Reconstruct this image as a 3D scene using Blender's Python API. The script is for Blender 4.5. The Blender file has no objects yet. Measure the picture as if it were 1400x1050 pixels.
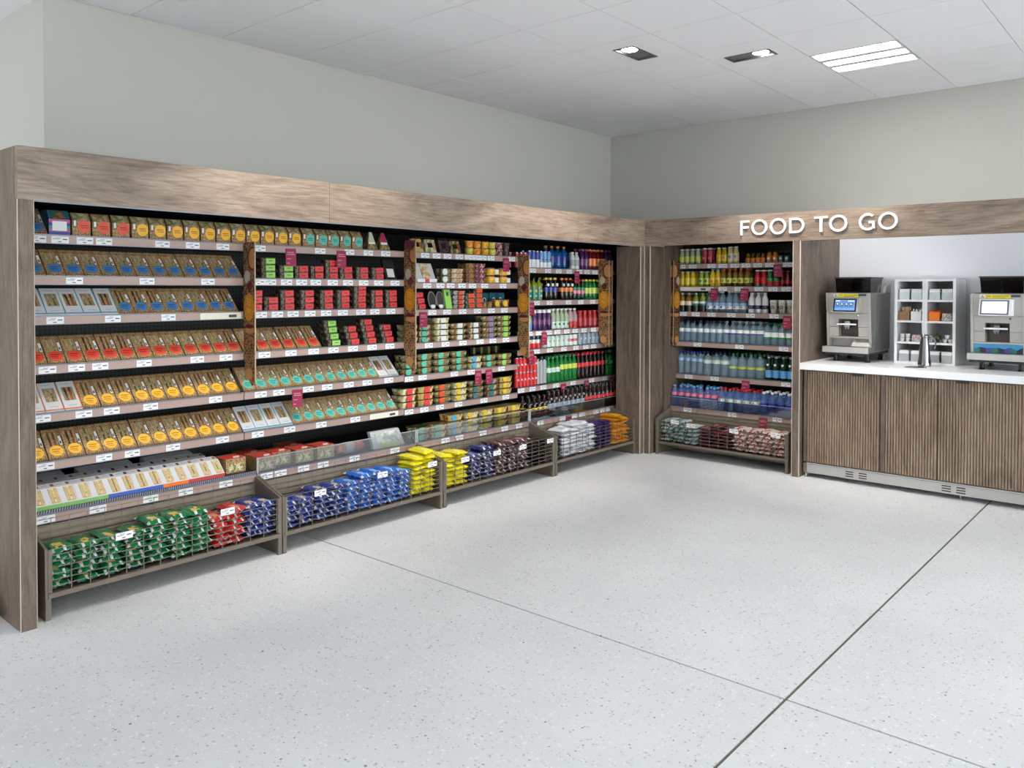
import bpy, math, random
from mathutils import Vector, Matrix
random.seed(11)
S = bpy.context.scene
C = S.collection
PI = math.pi

# ------------------------------------------------------------------ camera, world, exposure
cam = bpy.data.cameras.new('camera')
cam.sensor_fit = 'HORIZONTAL'; cam.sensor_width = 36.0
cam.lens = 1104.366 / 1400 * 36.0
cam.shift_x = 0.0; cam.shift_y = -111.1 / 1400
cam.clip_start = 0.05; cam.clip_end = 60
co = bpy.data.objects.new('camera', cam); C.objects.link(co)
_y, _p, _r = math.radians(49.1797), math.radians(1.0553), math.radians(0.12)
_f = Vector((math.sin(_y)*math.cos(_p), math.cos(_y)*math.cos(_p), -math.sin(_p)))
_rt = Vector((math.cos(_y), -math.sin(_y), 0)); _up = _rt.cross(_f)
_R = _rt*math.cos(_r) + _up*math.sin(_r); _U = -_rt*math.sin(_r) + _up*math.cos(_r)
co.matrix_world = Matrix(((_R.x, _U.x, -_f.x, -1.2647), (_R.y, _U.y, -_f.y, -3.9533), (_R.z, _U.z, -_f.z, 1.5288), (0, 0, 0, 1)))
S.camera = co
W = bpy.data.worlds.new('world'); S.world = W; W.use_nodes = True
W.node_tree.nodes['Background'].inputs[0].default_value = (0.9, 0.89, 0.86, 1)
W.node_tree.nodes['Background'].inputs[1].default_value = 4.3
S.view_settings.view_transform = 'Standard'; S.view_settings.look = 'None'
S.view_settings.gamma = 1.0; S.view_settings.use_curve_mapping = False
S.view_settings.exposure = 1.1
PANEL_GLOW = 14.5      # ceiling panel diffusers
SPOT_W = 75.0          # recessed twin spotlights

# ------------------------------------------------------------------ room constants (metres)
XR, YW, XW, HC = 5.18, 1.143, 6.323, 3.216       # corner of the joinery, wall planes, ceiling
H, HB = 2.149, 1.914                             # top and underside of the wooden fascia
ZC = 0.9295                                      # worktop
BAYX = [0.09, 1.363, 2.645, 3.912, 5.40]         # fridge bays along the long wall
SHELF = {1: [1.79, 1.583, 1.382, 1.135, .893, .65, .42], 2: [1.79, 1.583, 1.382, 1.135, .893, .65, .42],
         3: [1.79, 1.566, 1.365, 1.12, .885, .645, .42], 4: [1.70, 1.42, 1.157, 1.0, .68, .41],
         5: [1.757, 1.544, 1.305, 1.02, .711, .415]}
YS, YB = 0.455, 0.32                             # shelf fronts, base tray front (behind the frame front)

# ------------------------------------------------------------------ helpers
def lin(c):
    return tuple((v/255/12.92) if v/255 <= .04045 else ((v/255+.055)/1.055)**2.4 for v in c)
MATS = {}
def mat(name, rgb=(128, 128, 128), rough=.5, metal=0., spec=.5, emit=0., coat=0.):
    if name in MATS: return MATS[name]
    m = bpy.data.materials.new(name); m.use_nodes = True
    b = m.node_tree.nodes['Principled BSDF']; c = lin(rgb) + (1,)
    b.inputs['Base Color'].default_value = c; b.inputs['Roughness'].default_value = rough
    b.inputs['Metallic'].default_value = metal; b.inputs['Specular IOR Level'].default_value = spec
    if coat: b.inputs['Coat Weight'].default_value = coat; b.inputs['Coat Roughness'].default_value = .08
    if emit: b.inputs['Emission Color'].default_value = c; b.inputs['Emission Strength'].default_value = emit
    MATS[name] = m; return m
def N(m, typ, **kw):
    n = m.node_tree.nodes.new(typ)
    for k, v in kw.items():
        if k in n.inputs.keys(): n.inputs[k].default_value = v
        else: setattr(n, k, v)
    return n
def LK(m, a, b): m.node_tree.links.new(a, b)
def ramp(m, stops):
    n = m.node_tree.nodes.new('ShaderNodeValToRGB'); e = n.color_ramp.elements
    while len(e) < len(stops): e.new(.5)
    for el, (p, c) in zip(e, stops): el.position = p; el.color = tuple(lin(c)) + (1,)
    return n
def coords(m, scale=(1, 1, 1), out='Object'):
    t = N(m, 'ShaderNodeTexCoord'); mp = N(m, 'ShaderNodeMapping'); mp.inputs['Scale'].default_value = scale
    LK(m, t.outputs[out], mp.inputs['Vector']); return mp.outputs['Vector']
def wood(name, axis, dark=(108, 91, 77), mid=(143, 125, 110), light=(171, 153, 137), rough=.55):
    m = mat(name, mid, rough); b = m.node_tree.nodes['Principled BSDF']
    sc = [7., 7., 7.]; sc['xyz'.index(axis)] = 1.5
    v = coords(m, sc)
    n1 = N(m, 'ShaderNodeTexNoise', Scale=1.0, Detail=7., Roughness=.66, Distortion=1.4); LK(m, v, n1.inputs['Vector'])
    sc2 = [90., 90., 90.]; sc2['xyz'.index(axis)] = 7.
    n2 = N(m, 'ShaderNodeTexNoise', Scale=1.0, Detail=4., Roughness=.6); LK(m, coords(m, sc2), n2.inputs['Vector'])
    r1 = ramp(m, [(.28, dark), (.5, mid), (.72, light)]); LK(m, n1.outputs['Fac'], r1.inputs['Fac'])
    r2 = ramp(m, [(.28, (172, 167, 163)), (.56, (255, 255, 255))]); LK(m, n2.outputs['Fac'], r2.inputs['Fac'])
    mx = N(m, 'ShaderNodeMixRGB', blend_type='MULTIPLY'); mx.inputs['Fac'].default_value = .75
    LK(m, r1.outputs['Color'], mx.inputs['Color1']); LK(m, r2.outputs['Color'], mx.inputs['Color2'])
    LK(m, mx.outputs['Color'], b.inputs['Base Color'])
    bp = N(m, 'ShaderNodeBump', Strength=.12, Distance=.002); LK(m, n2.outputs['Fac'], bp.inputs['Height']); LK(m, bp.outputs['Normal'], b.inputs['Normal'])
    return m
def speckle(name, base, dark, scale=60., thr=.35, rough=.55, out='Object', stretch=(1, 1, 1)):
    """printed card: base colour with small dark marks"""
    m = mat(name, base, rough); b = m.node_tree.nodes['Principled BSDF']
    vo = N(m, 'ShaderNodeTexVoronoi', Scale=scale, Randomness=.55); LK(m, coords(m, stretch, out), vo.inputs['Vector'])
    r = ramp(m, [(thr-.04, dark), (thr+.04, base)]); LK(m, vo.outputs['Distance'], r.inputs['Fac'])
    LK(m, r.outputs['Color'], b.inputs['Base Color']); return m
def mixed(name, cols, scale=45., rough=.4, coat=.5):
    """chopped food: patches of several colours"""
    m = mat(name, cols[0], rough, coat=coat); b = m.node_tree.nodes['Principled BSDF']
    vo = N(m, 'ShaderNodeTexVoronoi', Scale=scale); LK(m, coords(m), vo.inputs['Vector'])
    sep = N(m, 'ShaderNodeSeparateColor'); LK(m, vo.outputs['Color'], sep.inputs['Color'])
    r = ramp(m, [((i+.0)/len(cols), c) for i, c in enumerate(cols)]); r.color_ramp.interpolation = 'CONSTANT'
    LK(m, sep.outputs['Red'], r.inputs['Fac']); LK(m, r.outputs['Color'], b.inputs['Base Color']); return m
def clear(name, tint=(235, 240, 242), gloss=.14, rough=.06):
    """thin clear plastic: see-through with a glossy skin"""
    m = bpy.data.materials.new(name); m.use_nodes = True; t = m.node_tree; t.nodes.clear()
    o = N(m, 'ShaderNodeOutputMaterial'); mx = N(m, 'ShaderNodeMixShader')
    tr = N(m, 'ShaderNodeBsdfTransparent'); tr.inputs['Color'].default_value = tuple(lin(tint)) + (1,)
    gl = N(m, 'ShaderNodeBsdfGlossy'); gl.inputs['Roughness'].default_value = rough; gl.inputs['Color'].default_value = (.9, .92, .95, 1)
    fr = N(m, 'ShaderNodeLayerWeight'); fr.inputs['Blend'].default_value = .35
    ad = N(m, 'ShaderNodeMath', operation='MULTIPLY_ADD'); LK(m, fr.outputs['Facing'], ad.inputs[0]); ad.inputs[1].default_value = .45; ad.inputs[2].default_value = gloss
    LK(m, ad.outputs[0], mx.inputs[0]); LK(m, tr.outputs[0], mx.inputs[1]); LK(m, gl.outputs[0], mx.inputs[2]); LK(m, mx.outputs[0], o.inputs[0])
    MATS[name] = m; return m
def liquid(name, rgb, see=.35, rough=.12):
    """filled plastic bottle: coloured body, partly see-through, glossy"""
    m = bpy.data.materials.new(name); m.use_nodes = True; t = m.node_tree
    b = t.nodes['Principled BSDF']; b.inputs['Base Color'].default_value = tuple(lin(rgb)) + (1,); b.inputs['Roughness'].default_value = rough
    b.inputs['Coat Weight'].default_value = .25; b.inputs['Coat Roughness'].default_value = .08
    b.inputs['Alpha'].default_value = 1 - see
    MATS[name] = m; return m

class MB:
    def __init__(s): s.v = []; s.f = []; s.m = []; s.k = 0
    def mat(s, k): s.k = k; return s
    def face(s, pts):
        n = len(s.v); s.v += [tuple(p) for p in pts]; s.f.append(tuple(range(n, n+len(pts)))); s.m.append(s.k); return s
    def hexa(s, p):   # 0-3 bottom ring (ccw from above), 4-7 top ring
        n = len(s.v); s.v += [tuple(q) for q in p]
        for f in ((3, 2, 1, 0), (4, 5, 6, 7), (0, 1, 5, 4), (1, 2, 6, 5), (2, 3, 7, 6), (3, 0, 4, 7)):
            s.f.append(tuple(n+i for i in f)); s.m.append(s.k)
        return s
    def box(s, x0, x1, y0, y1, z0, z1):
        return s.hexa([(x0, y0, z0), (x1, y0, z0), (x1, y1, z0), (x0, y1, z0), (x0, y0, z1), (x1, y0, z1), (x1, y1, z1), (x0, y1, z1)])
    def taper(s, w0, d0, w1, d1, z0, z1, cy=0.):
        a, b, c, d = w0/2, d0/2, w1/2, d1/2
        return s.hexa([(-a, cy-b, z0), (a, cy-b, z0), (a, cy+b, z0), (-a, cy+b, z0), (-c, cy-d, z1), (c, cy-d, z1), (c, cy+d, z1), (-c, cy+d, z1)])
    def prismx(s, poly, x0, x1):   # poly of (y, z), counter-clockwise seen from -x... sides closed
        n = len(s.v); k = len(poly)
        s.v += [(x0, y, z) for y, z in poly] + [(x1, y, z) for y, z in poly]
        s.f.append(tuple(n+i for i in range(k))); s.m.append(s.k)
        s.f.append(tuple(n+k+i for i in reversed(range(k)))); s.m.append(s.k)
        for i in range(k):
            j = (i+1) % k; s.f.append((n+j, n+i, n+k+i, n+k+j)); s.m.append(s.k)
        return s
    def prismy(s, poly, y0, y1):   # poly of (x, z)
        n = len(s.v); k = len(poly)
        s.v += [(x, y0, z) for x, z in poly] + [(x, y1, z) for x, z in poly]
        s.f.append(tuple(n+i for i in range(k))); s.m.append(s.k)
        s.f.append(tuple(n+k+i for i in reversed(range(k)))); s.m.append(s.k)
        for i in range(k):
            j = (i+1) % k; s.f.append((n+j, n+i, n+k+i, n+k+j)); s.m.append(s.k)
        return s
    def lathe(s, prof, n=14, mats=None, cx=0., cy=0.):
        base = len(s.v); k = len(prof)
        for r, z in prof:
            for i in range(n):
                a = 2*PI*i/n; s.v.append((cx+r*math.cos(a), cy+r*math.sin(a), z))
        for j in range(k-1):
            for i in range(n):
                i2 = (i+1) % n
                s.f.append((base+j*n+i, base+j*n+i2, base+(j+1)*n+i2, base+(j+1)*n+i)); s.m.append(mats[j] if mats else s.k)
        s.f.append(tuple(base+i for i in reversed(range(n)))); s.m.append(mats[0] if mats else s.k)
        s.f.append(tuple(base+(k-1)*n+i for i in range(n))); s.m.append(mats[-1] if mats else s.k)
        return s
    def tube(s, pts, r, n=6):
        pts = [Vector(p) for p in pts]; base = len(s.v)
        for i, p in enumerate(pts):
            t = (pts[min(i+1, len(pts)-1)] - pts[max(i-1, 0)]).normalized()
            u = t.cross(Vector((0, 0, 1)));
            if u.length < 1e-3: u = t.cross(Vector((1, 0, 0)))
            u.normalize(); w = t.cross(u)
            for j in range(n):
                a = 2*PI*j/n; s.v.append(tuple(p + r*(u*math.cos(a) + w*math.sin(a))))
        for i in range(len(pts)-1):
            for j in range(n):
                j2 = (j+1) % n; s.f.append((base+i*n+j, base+(i+1)*n+j, base+(i+1)*n+j2, base+i*n+j2)); s.m.append(s.k)
        s.f.append(tuple(base+j for j in range(n))); s.m.append(s.k)
        s.f.append(tuple(base+(len(pts)-1)*n+j for j in reversed(range(n)))); s.m.append(s.k)
        return s
    def ring(s, cx, cz, ro, ri, y0, y1, a0=0., a1=360., n=36, sx=1.):   # flat ring or arc in the xz plane
        full = abs(a1-a0) >= 359.9; base = len(s.v); cnt = n if full else n+1
        for i in range(cnt):
            a = math.radians(a0+(a1-a0)*i/n); c, d = math.cos(a)*sx, math.sin(a)
            s.v += [(cx+ro*c, y0, cz+ro*d), (cx+ri*c, y0, cz+ri*d), (cx+ri*c, y1, cz+ri*d), (cx+ro*c, y1, cz+ro*d)]
        for i in range(n):
            j = (i+1) % cnt
            for q in range(4):
                s.f.append((base+4*i+q, base+4*i+(q+1) % 4, base+4*j+(q+1) % 4, base+4*j+q)); s.m.append(s.k)
        if not full:
            s.f.append((base+3, base+2, base+1, base)); s.m.append(s.k); e = base+4*n; s.f.append((e, e+1, e+2, e+3)); s.m.append(s.k)
        return s
    def join(s, o, mo=0, T=None):
        n = len(s.v); s.v += [tuple(T @ Vector(p)) for p in o.v] if T else o.v
        s.f += [tuple(i+n for i in f) for f in o.f]; s.m += [i+mo for i in o.m]; return s
    def mesh(s, name, mats, smooth=False):
        me = bpy.data.meshes.new(name); me.from_pydata(s.v, [], s.f)
        for m in (mats if isinstance(mats, (list, tuple)) else [mats]): me.materials.append(m)
        for p, k in zip(me.polygons, s.m): p.material_index = k; p.use_smooth = smooth
        if smooth:
            try: me.set_sharp_from_angle(angle=math.radians(40))
            except Exception: pass
        me.validate(); me.update(); return me
    def obj(s, name, mats, parent=None, smooth=False): return obj(name, s.mesh(name, mats, smooth), parent)
def obj(name, me, parent=None, loc=None, rz=0.):
    o = bpy.data.objects.new(name, me); C.objects.link(o)
    if parent: o.parent = parent
    if loc is not None: o.location = loc
    if rz: o.rotation_euler = (0, 0, rz)
    return o
LABELS = {}
def tag(o, label, cat, group=None):
    o['label'] = label; o['category'] = cat
    if group: o['group'] = group
    return o
def struct(o, label=None):
    o['kind'] = 'structure'
    if label: o['label'] = label
    return o
def thing(name, label, cat, loc=(0, 0, 0), rz=0., group=None): return tag(obj(name, None, None, loc, rz), label, cat, group)
RZ = {'L': 0., 'R': -PI/2}
def at(run, lx, ly, z): return (lx, ly, z) if run == 'L' else (XR+ly, -lx, z)
ORD = ['first', 'second', 'third', 'fourth', 'fifth', 'sixth', 'seventh', 'eighth', 'ninth', 'tenth', 'eleventh', 'twelfth', 'thirteenth', 'fourteenth', 'fifteenth', 'sixteenth', 'seventeenth', 'eighteenth', 'nineteenth', 'twentieth']
BAYN = {1: 'leftmost fridge bay', 2: 'second fridge bay', 3: 'third fridge bay', 4: 'corner bay', 5: 'right-hand fridge'}
def shn(b, s): return 'top shelf' if s == 1 else 'bottom shelf' if s == len(SHELF[b]) else ORD[s-1] + ' shelf'
class Proto:
    """one kind of product: root mesh plus named child meshes, all sharing data between copies"""
    def __init__(s, name, cat, root, kids=()): s.name = name; s.cat = cat; s.root = root; s.kids = list(kids)
    def put(s, loc, label, group=None, rz=0., rot=None, sc=None, kids=True):
        o = obj(s.name, s.root, None, loc); o.rotation_euler = rot if rot else (0, 0, rz)
        if sc: o.scale = (sc, sc, sc)
        tag(o, label, s.cat, group)
        if kids:
            for n, me in s.kids: obj(n, me, o)
        return o
# ------------------------------------------------------------------ shared materials
M_wx = wood('oak_laminate_x', 'x'); M_wz = wood('oak_laminate_z', 'z', (92, 77, 66), (118, 102, 89), (140, 123, 109))
M_edge = mat('pale_edge_band', (214, 200, 186), .45)
M_wall = mat('wall_paint', (191, 190, 183), .85); M_splash = mat('white_splashback', (208, 211, 218), .45)
M_white = mat('white_gloss', (240, 240, 243), .35); M_top = mat('worktop_white', (242, 243, 246), .28)
M_black = mat('fridge_black', (14, 14, 15), .55); M_blackgl = mat('black_plastic', (18, 18, 19), .3)
M_taupe = mat('taupe_metal', (112, 103, 92), .5, .0); M_taupe2 = mat('taupe_slats', (150, 139, 122), .5)
M_strip = mat('shelf_strip_rose', (178, 151, 141), .42); M_lip = mat('shelf_lip_grey', (120, 124, 138), .35, .3)
M_steel = mat('brushed_steel', (190, 188, 184), .38, .85); M_chrome = mat('chrome', (150, 150, 153), .14, 1.)
M_wire = mat('taupe_wire', (132, 124, 113), .4, .3)
M_acryl = clear('clear_acrylic', (238, 242, 245), .07, .03); M_film = clear('clear_film', (244, 244, 242), .07, .22); M_film2 = clear('clear_lid', (236, 238, 238), .03, .12)
M_smoke = clear('smoked_acrylic', (130, 122, 118), .0, .04)
M_paper = mat('white_paper', (236, 236, 238), .6); M_ink = mat('ink_dark', (70, 72, 80), .6); M_inkl = mat('ink_grey', (168, 170, 178), .6)
M_promo = mat('crimson_card', (150, 38, 72), .5); M_promol = mat('pale_pink_print', (214, 140, 160), .6)
M_cream = mat('cream_card', (232, 226, 208), .6)
M_kraft = speckle('kraft_card', (186, 150, 102), (92, 62, 34), 170., .47)
def foam_marks(): pass
TAGS = {
    (1, 1): [0.232, 0.337, 0.456, 0.552, 0.865, 1.041, 1.228],
    (1, 2): [0.404, 0.777, 1.133],
    (1, 3): [0.311, 0.594, 0.897],
    (1, 4): [0.273, 0.411, 0.528, 0.759, 1.065, 1.244],
    (1, 5): [0.246, 0.445, 0.585, 0.793, 1.177],
    (1, 6): [0.261, 0.544, 0.692, 0.919, 1.219],
    (1, 7): [0.214, 0.457, 0.728, 0.923, 1.164],
    (2, 1): [1.471, 1.916, 2.153, 2.315, 2.471],
    (2, 2): [1.465, 1.545, 1.661, 1.773, 1.881, 2.015, 2.141, 2.274, 2.407, 2.557],
    (2, 3): [1.479, 1.594, 1.708, 1.837, 1.961, 2.097, 2.25, 2.372, 2.518],
    (2, 4): [1.502, 1.692, 1.863, 2.02, 2.182, 2.347, 2.509],
    (2, 5): [1.475, 1.603, 1.822, 1.969, 2.146, 2.304, 2.499],
    (2, 6): [1.454, 1.68, 1.922, 2.201],
    (2, 7): [1.526, 1.691, 1.838, 2.088, 2.438, 1.43],
    (3, 1): [2.849, 2.967, 3.082, 3.21, 3.312, 3.4, 3.481, 3.575, 3.831],
    (3, 2): [2.87, 3.007, 3.116, 3.24, 3.358, 3.5, 3.722],
    (3, 3): [2.923, 3.077, 3.248, 3.414, 3.581, 3.741],
    (3, 4): [2.886, 3.061, 3.251, 3.446, 3.599, 3.761],
    (3, 5): [2.681, 2.824, 3.157, 3.344, 3.705],
    (3, 6): [2.676, 2.841, 3.002, 3.203, 3.493, 3.761],
    (3, 7): [2.929, 3.076, 3.336, 3.593, 3.773],
    (4, 1): [4.111, 4.32, 4.473, 4.631, 4.785, 4.909, 5.036],
    (4, 2): [4.164, 4.344, 4.622, 4.811, 4.999],
    (4, 3): [4.066, 4.195, 4.336, 4.456, 4.597, 4.724, 4.864, 5.017],
    (4, 4): [4.166, 4.351, 4.554, 4.736, 4.892, 5.02],
    (4, 5): [3.953, 4.108, 4.258, 4.437, 4.695, 4.988, 5.208],
    (4, 6): [3.6, 3.769, 4.05, 4.355, 4.53, 4.65, 4.869, 4.972, 5.075],
    (5, 1): [0.134, 0.252, 0.446, 0.558, 0.675, 0.782, 0.894, 1.004, 1.168],
    (5, 2): [0.131, 0.425, 0.558, 0.715, 0.907, 1.036, 1.155],
    (5, 3): [0.149, 0.286, 0.446, 0.645, 0.829, 1.049],
    (5, 4): [0.307, 0.726, 1.137],
    (5, 5): [0.215, 0.483, 1.159],
    (5, 6): [0.279, 0.725, 1.141],
}
PROMO = {
    (2, 1): [1.69, 2.083],
    (2, 5): [1.737],
    (3, 1): [3.754],
    (3, 3): [2.828],
    (3, 5): [3.421, 3.546],
    (4, 1): [4.742],
    (4, 2): [4.088],
    (4, 3): [4.265],
    (4, 4): [4.085],
    (4, 5): [4.545, 4.902, 5.311],
    (4, 6): [4.451],
    (5, 1): [1.08],
    (5, 2): [0.478, 0.775],
    (5, 3): [1.171],
    (5, 5): [0.791],
    (5, 6): [1.018],
}
# ------------------------------------------------------------------ the room
def floor_mat():
    m = mat('terrazzo', (224, 225, 226), .42, spec=.4); b = m.node_tree.nodes['Principled BSDF']; v = coords(m)
    big = N(m, 'ShaderNodeTexNoise', Scale=1.1, Detail=3.); LK(m, v, big.inputs['Vector'])
    r0 = ramp(m, [(.3, (222, 223, 225)), (.7, (234, 235, 236))]); LK(m, big.outputs['Fac'], r0.inputs['Fac'])
    last = r0.outputs['Color']
    for sc, thr, col, off in ((75., .42, (202, 201, 199), 0.), (62., .31, (172, 169, 165), 3.1), (80., .5, (244, 244, 244), 7.7), (66., .31, (210, 201, 189), 5.3), (26., .14, (122, 118, 114), 9.2)):
        mp = N(m, 'ShaderNodeMapping'); mp.inputs['Location'].default_value = (off, off*.7, 0); LK(m, v, mp.inputs['Vector'])
        nz = N(m, 'ShaderNodeTexNoise', Scale=sc*1.6, Detail=1.); LK(m, mp.outputs['Vector'], nz.inputs['Vector'])
        ds = N(m, 'ShaderNodeMixRGB'); ds.inputs['Fac'].default_value = .012; LK(m, mp.outputs['Vector'], ds.inputs['Color1']); LK(m, nz.outputs['Color'], ds.inputs['Color2'])
        vo = N(m, 'ShaderNodeTexVoronoi', Scale=sc); LK(m, ds.outputs['Color'], vo.inputs['Vector'])
        cmpn = N(m, 'ShaderNodeMath', operation='LESS_THAN'); LK(m, vo.outputs['Distance'], cmpn.inputs[0])
        sep = N(m, 'ShaderNodeSeparateColor'); LK(m, vo.outputs['Color'], sep.inputs['Color'])
        pw = N(m, 'ShaderNodeMath', operation='POWER'); LK(m, sep.outputs['Green'], pw.inputs[0]); pw.inputs[1].default_value = 5.
        mu = N(m, 'ShaderNodeMath', operation='MULTIPLY'); LK(m, pw.outputs[0], mu.inputs[0]); mu.inputs[1].default_value = thr
        LK(m, mu.outputs[0], cmpn.inputs[1])
        mx = N(m, 'ShaderNodeMixRGB'); LK(m, cmpn.outputs[0], mx.inputs['Fac']); LK(m, last, mx.inputs['Color1']); mx.inputs['Color2'].default_value = tuple(lin(col)) + (1,)
        last = mx.outputs['Color']
    LK(m, last, b.inputs['Base Color']); return m
X0, X1, Y0, Y1 = -6.0, XW+.3, -9.5, 4.6
JX, JY = 1.656, -2.779
M_floor = floor_mat(); M_joint = mat('bronze_joint', (104, 96, 86), .5, .2)
fl = struct(MB().box(X0, X1, Y0, Y1, -.06, -.004).obj('floor', M_joint), 'pale speckled terrazzo floor with bronze joints')
for a, b, c, d in ((X0, JX-.0045, Y0, JY-.006), (JX+.0045, X1, Y0, JY-.006), (X0, JX-.0045, JY+.006, Y1), (JX+.0045, X1, JY+.006, Y1)):
    MB().box(a, b, c, d, -.004, 0).obj('terrazzo_slab', M_floor, fl)
def bump_wall(m):
    b = m.node_tree.nodes['Principled BSDF']; n = N(m, 'ShaderNodeTexNoise', Scale=180., Detail=3.); LK(m, coords(m), n.inputs['Vector'])
    bp = N(m, 'ShaderNodeBump', Strength=.05, Distance=.002); LK(m, n.outputs['Fac'], bp.inputs['Height']); LK(m, bp.outputs['Normal'], b.inputs['Normal'])
bump_wall(M_wall)
XJ = .507
struct(MB().box(XJ, XW+.2, YW, YW+.2, 0, HC+.1).obj('wall_left', M_wall), 'off-white painted wall above the sandwich fridges')
struct(MB().box(XJ, XJ+.2, YW+.2, Y1, 0, HC+.1).obj('wall_return', M_wall), 'off-white wall return at far left')
struct(MB().box(XW, XW+.2, Y0, YW, 0, HC+.1).obj('wall_right', M_wall), 'off-white painted wall above the drinks counter')
struct(MB().box(X0-.2, X0, Y0, Y1, 0, .25).box(X0-.2, X0, Y0, Y1, 2.9, HC+.1).box(X0-.2, X0, Y0, .05, .25, 2.9).obj('wall_far_left', M_wall), 'sill and head of the added glazing on the shop side')
wl = struct(obj('added_window_2', None), 'added glazing on the shop side with dark mullions')  # unseen glazing, added to bring light in from the left
for k in range(4): MB().box(X0-.14, X0-.06, .05+k*1.5, .05+k*1.5+.06, .25, 2.9).obj('mullion', M_taupe, wl)
for k in range(3): MB().box(X0-.105, X0-.095, .05+k*1.5+.06, .05+(k+1)*1.5, .25, 2.9).obj('pane', M_acryl, wl)
# glazed shopfront added behind the photographer to let daylight in
sf_ = struct(MB().box(X0, XW, Y0-.2, Y0, 0, .25).box(X0, XW, Y0-.2, Y0, 2.9, HC+.1).obj('wall_behind', M_wall), 'low sill and head of the added glazed shopfront')
wn = struct(obj('added_window_1', None), 'added glazed shopfront with dark mullions')
for k in range(8): MB().box(X0+k*1.75, X0+k*1.75+.06, Y0-.14, Y0-.06, .25, 2.9).obj('mullion', M_taupe, wn)
for k in range(7): MB().box(X0+k*1.75+.06, X0+(k+1)*1.75, Y0-.105, Y0-.095, .25, 2.9).obj('pane', M_acryl, wn)
struct(MB().box(X0, XJ+.2, Y1, Y1+.2, 0, HC+.1).obj('wall_end', M_wall))
# ceiling: suspended grid with tiles let in
M_tile = mat('ceiling_tile_white', (244, 244, 247), .9); M_grid = mat('ceiling_grid', (112, 112, 116), .7)
bump_wall(M_tile)
TX = [1.006 + .6*k for k in range(-2, 9)] + [XW-.002]; TY = [.076 - .6*k for k in range(-1, 6)]; TY = [YW-.002] + TY
ceil = MB(); ceil.box(X0, XW, Y0, Y1, HC+.012, HC+.1)
cl = struct(ceil.obj('ceiling', M_grid), 'white suspended tile ceiling')
PANELS = [(4.906, -2.024), (2.506, -2.024)] + [(4.906-1.2*i, -4.424-1.2*j) for i in range(9) for j in range(4)] + [(x, y) for x in (-1.694, -4.094) for y in (.376, 2.776)]  # only the first is in view; the others are added to light the room
SPOTS = [(3.733, -.806, 0.), (4.325, -1.408, PI/2), (1.45, -.85, 0.)]  # the third is out of view, added to brighten the long fascia
G = .0035
def tile(x0, x1, y0, y1, hole=None):
    m = MB(); z0, z1 = HC, HC+.011
    if hole:
        a, b, c, d = hole
        m.box(x0, a, y0, y1, z0, z1).box(b, x1, y0, y1, z0, z1).box(a, b, y0, c, z0, z1).box(a, b, d, y1, z0, z1)
    else: m.box(x0, x1, y0, y1, z0, z1)
    m.obj('ceiling_tile', M_tile, cl)
for i in range(len(TX)-1):
    for j in range(len(TY)-1):
        x0, x1, y1, y0 = TX[i]+G, TX[i+1]-G, TY[j]-G, TY[j+1]+G
        cx, cy = (x0+x1)/2, (y0+y1)/2
        if any(abs(cx-p[0]) < .2 and abs(cy-p[1]) < .2 for p in PANELS): continue
        hole = None
        for sx, sy, r in SPOTS[:2]:
            hx, hy = (.172, .085) if r == 0 else (.085, .172)
            if x0 < sx-hx+.001 and sx+hx < x1+.05 and abs(cx-sx) < .3 and abs(cy-sy) < .3: hole = (max(sx-hx, x0+.004), min(sx+hx, x1-.004), max(sy-hy, y0+.004), min(sy+hy, y1-.004))
        tile(x0, x1, y0, y1, hole)
# the rest of the ceiling, out of sight, as plain slabs
for n, (a, b, c, d) in enumerate(((X0, TX[0], Y0, Y1), (TX[0], XW, Y0, TY[-1]), (TX[0], XJ, YW, Y1))):
    MB().box(a, b, c, d, HC, HC+.011).obj('ceiling_slab', M_tile, cl)
# recessed ceiling panel lights (three louvred tubes each), all but the first added
M_glow = mat('panel_diffuser', (255, 253, 248), .4, emit=PANEL_GLOW); M_lum = mat('luminaire_white', (205, 206, 210), .5)
def panel_meshes():
    f = MB(); w = .297
    f.box(-w, w, -w, w, .008, .0115)
    for s in (-1, 1):
        f.box(s*w-.012 if s > 0 else s*w, s*w if s > 0 else s*w+.012, -w, w, -.002, .008); f.box(-w+.012, w-.012, s*w-.012 if s > 0 else s*w, s*w if s > 0 else s*w+.012, -.002, .008)
    for k in (-1, 1): f.hexa([(k*.095-.034, -w+.012, -.003), (k*.095+.034, -w+.012, -.003), (k*.095+.034, w-.012, -.003), (k*.095-.034, w-.012, -.003), (k*.095-.022, -w+.012, .008), (k*.095+.022, -w+.012, .008), (k*.095+.022, w-.012, .008), (k*.095-.022, w-.012, .008)])
    d = MB(); d.box(-.05, .05, -w+.02, w-.02, .0015, .006)
    return f.mesh('frame', M_lum), d.mesh('diffuser', M_glow)
PF, PD = panel_meshes()
for n, (x, y) in enumerate(PANELS):
    if n == 0: lab = 'square recessed ceiling light with three glowing bars above the counter'
    elif n == 1: lab = 'added recessed ceiling light above the second fridge bay, just out of view'
    elif n < 38: lab = f'added recessed ceiling light, {ORD[(n-2)//4]} column from the counter wall, {ORD[(n-2)%4]} row behind the photographer'
    else: lab = f'added recessed ceiling light beyond the wooden end panel, {ORD[n-38]} of four'
    t = thing('ceiling_panel_light', lab, 'ceiling light', (x, y, HC), 0., 'recessed panel lights in the ceiling')
    obj('frame', PF, t)
    for k in (-.19, 0, .19): obj('diffuser', PD, t, (k, 0, 0))
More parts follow.
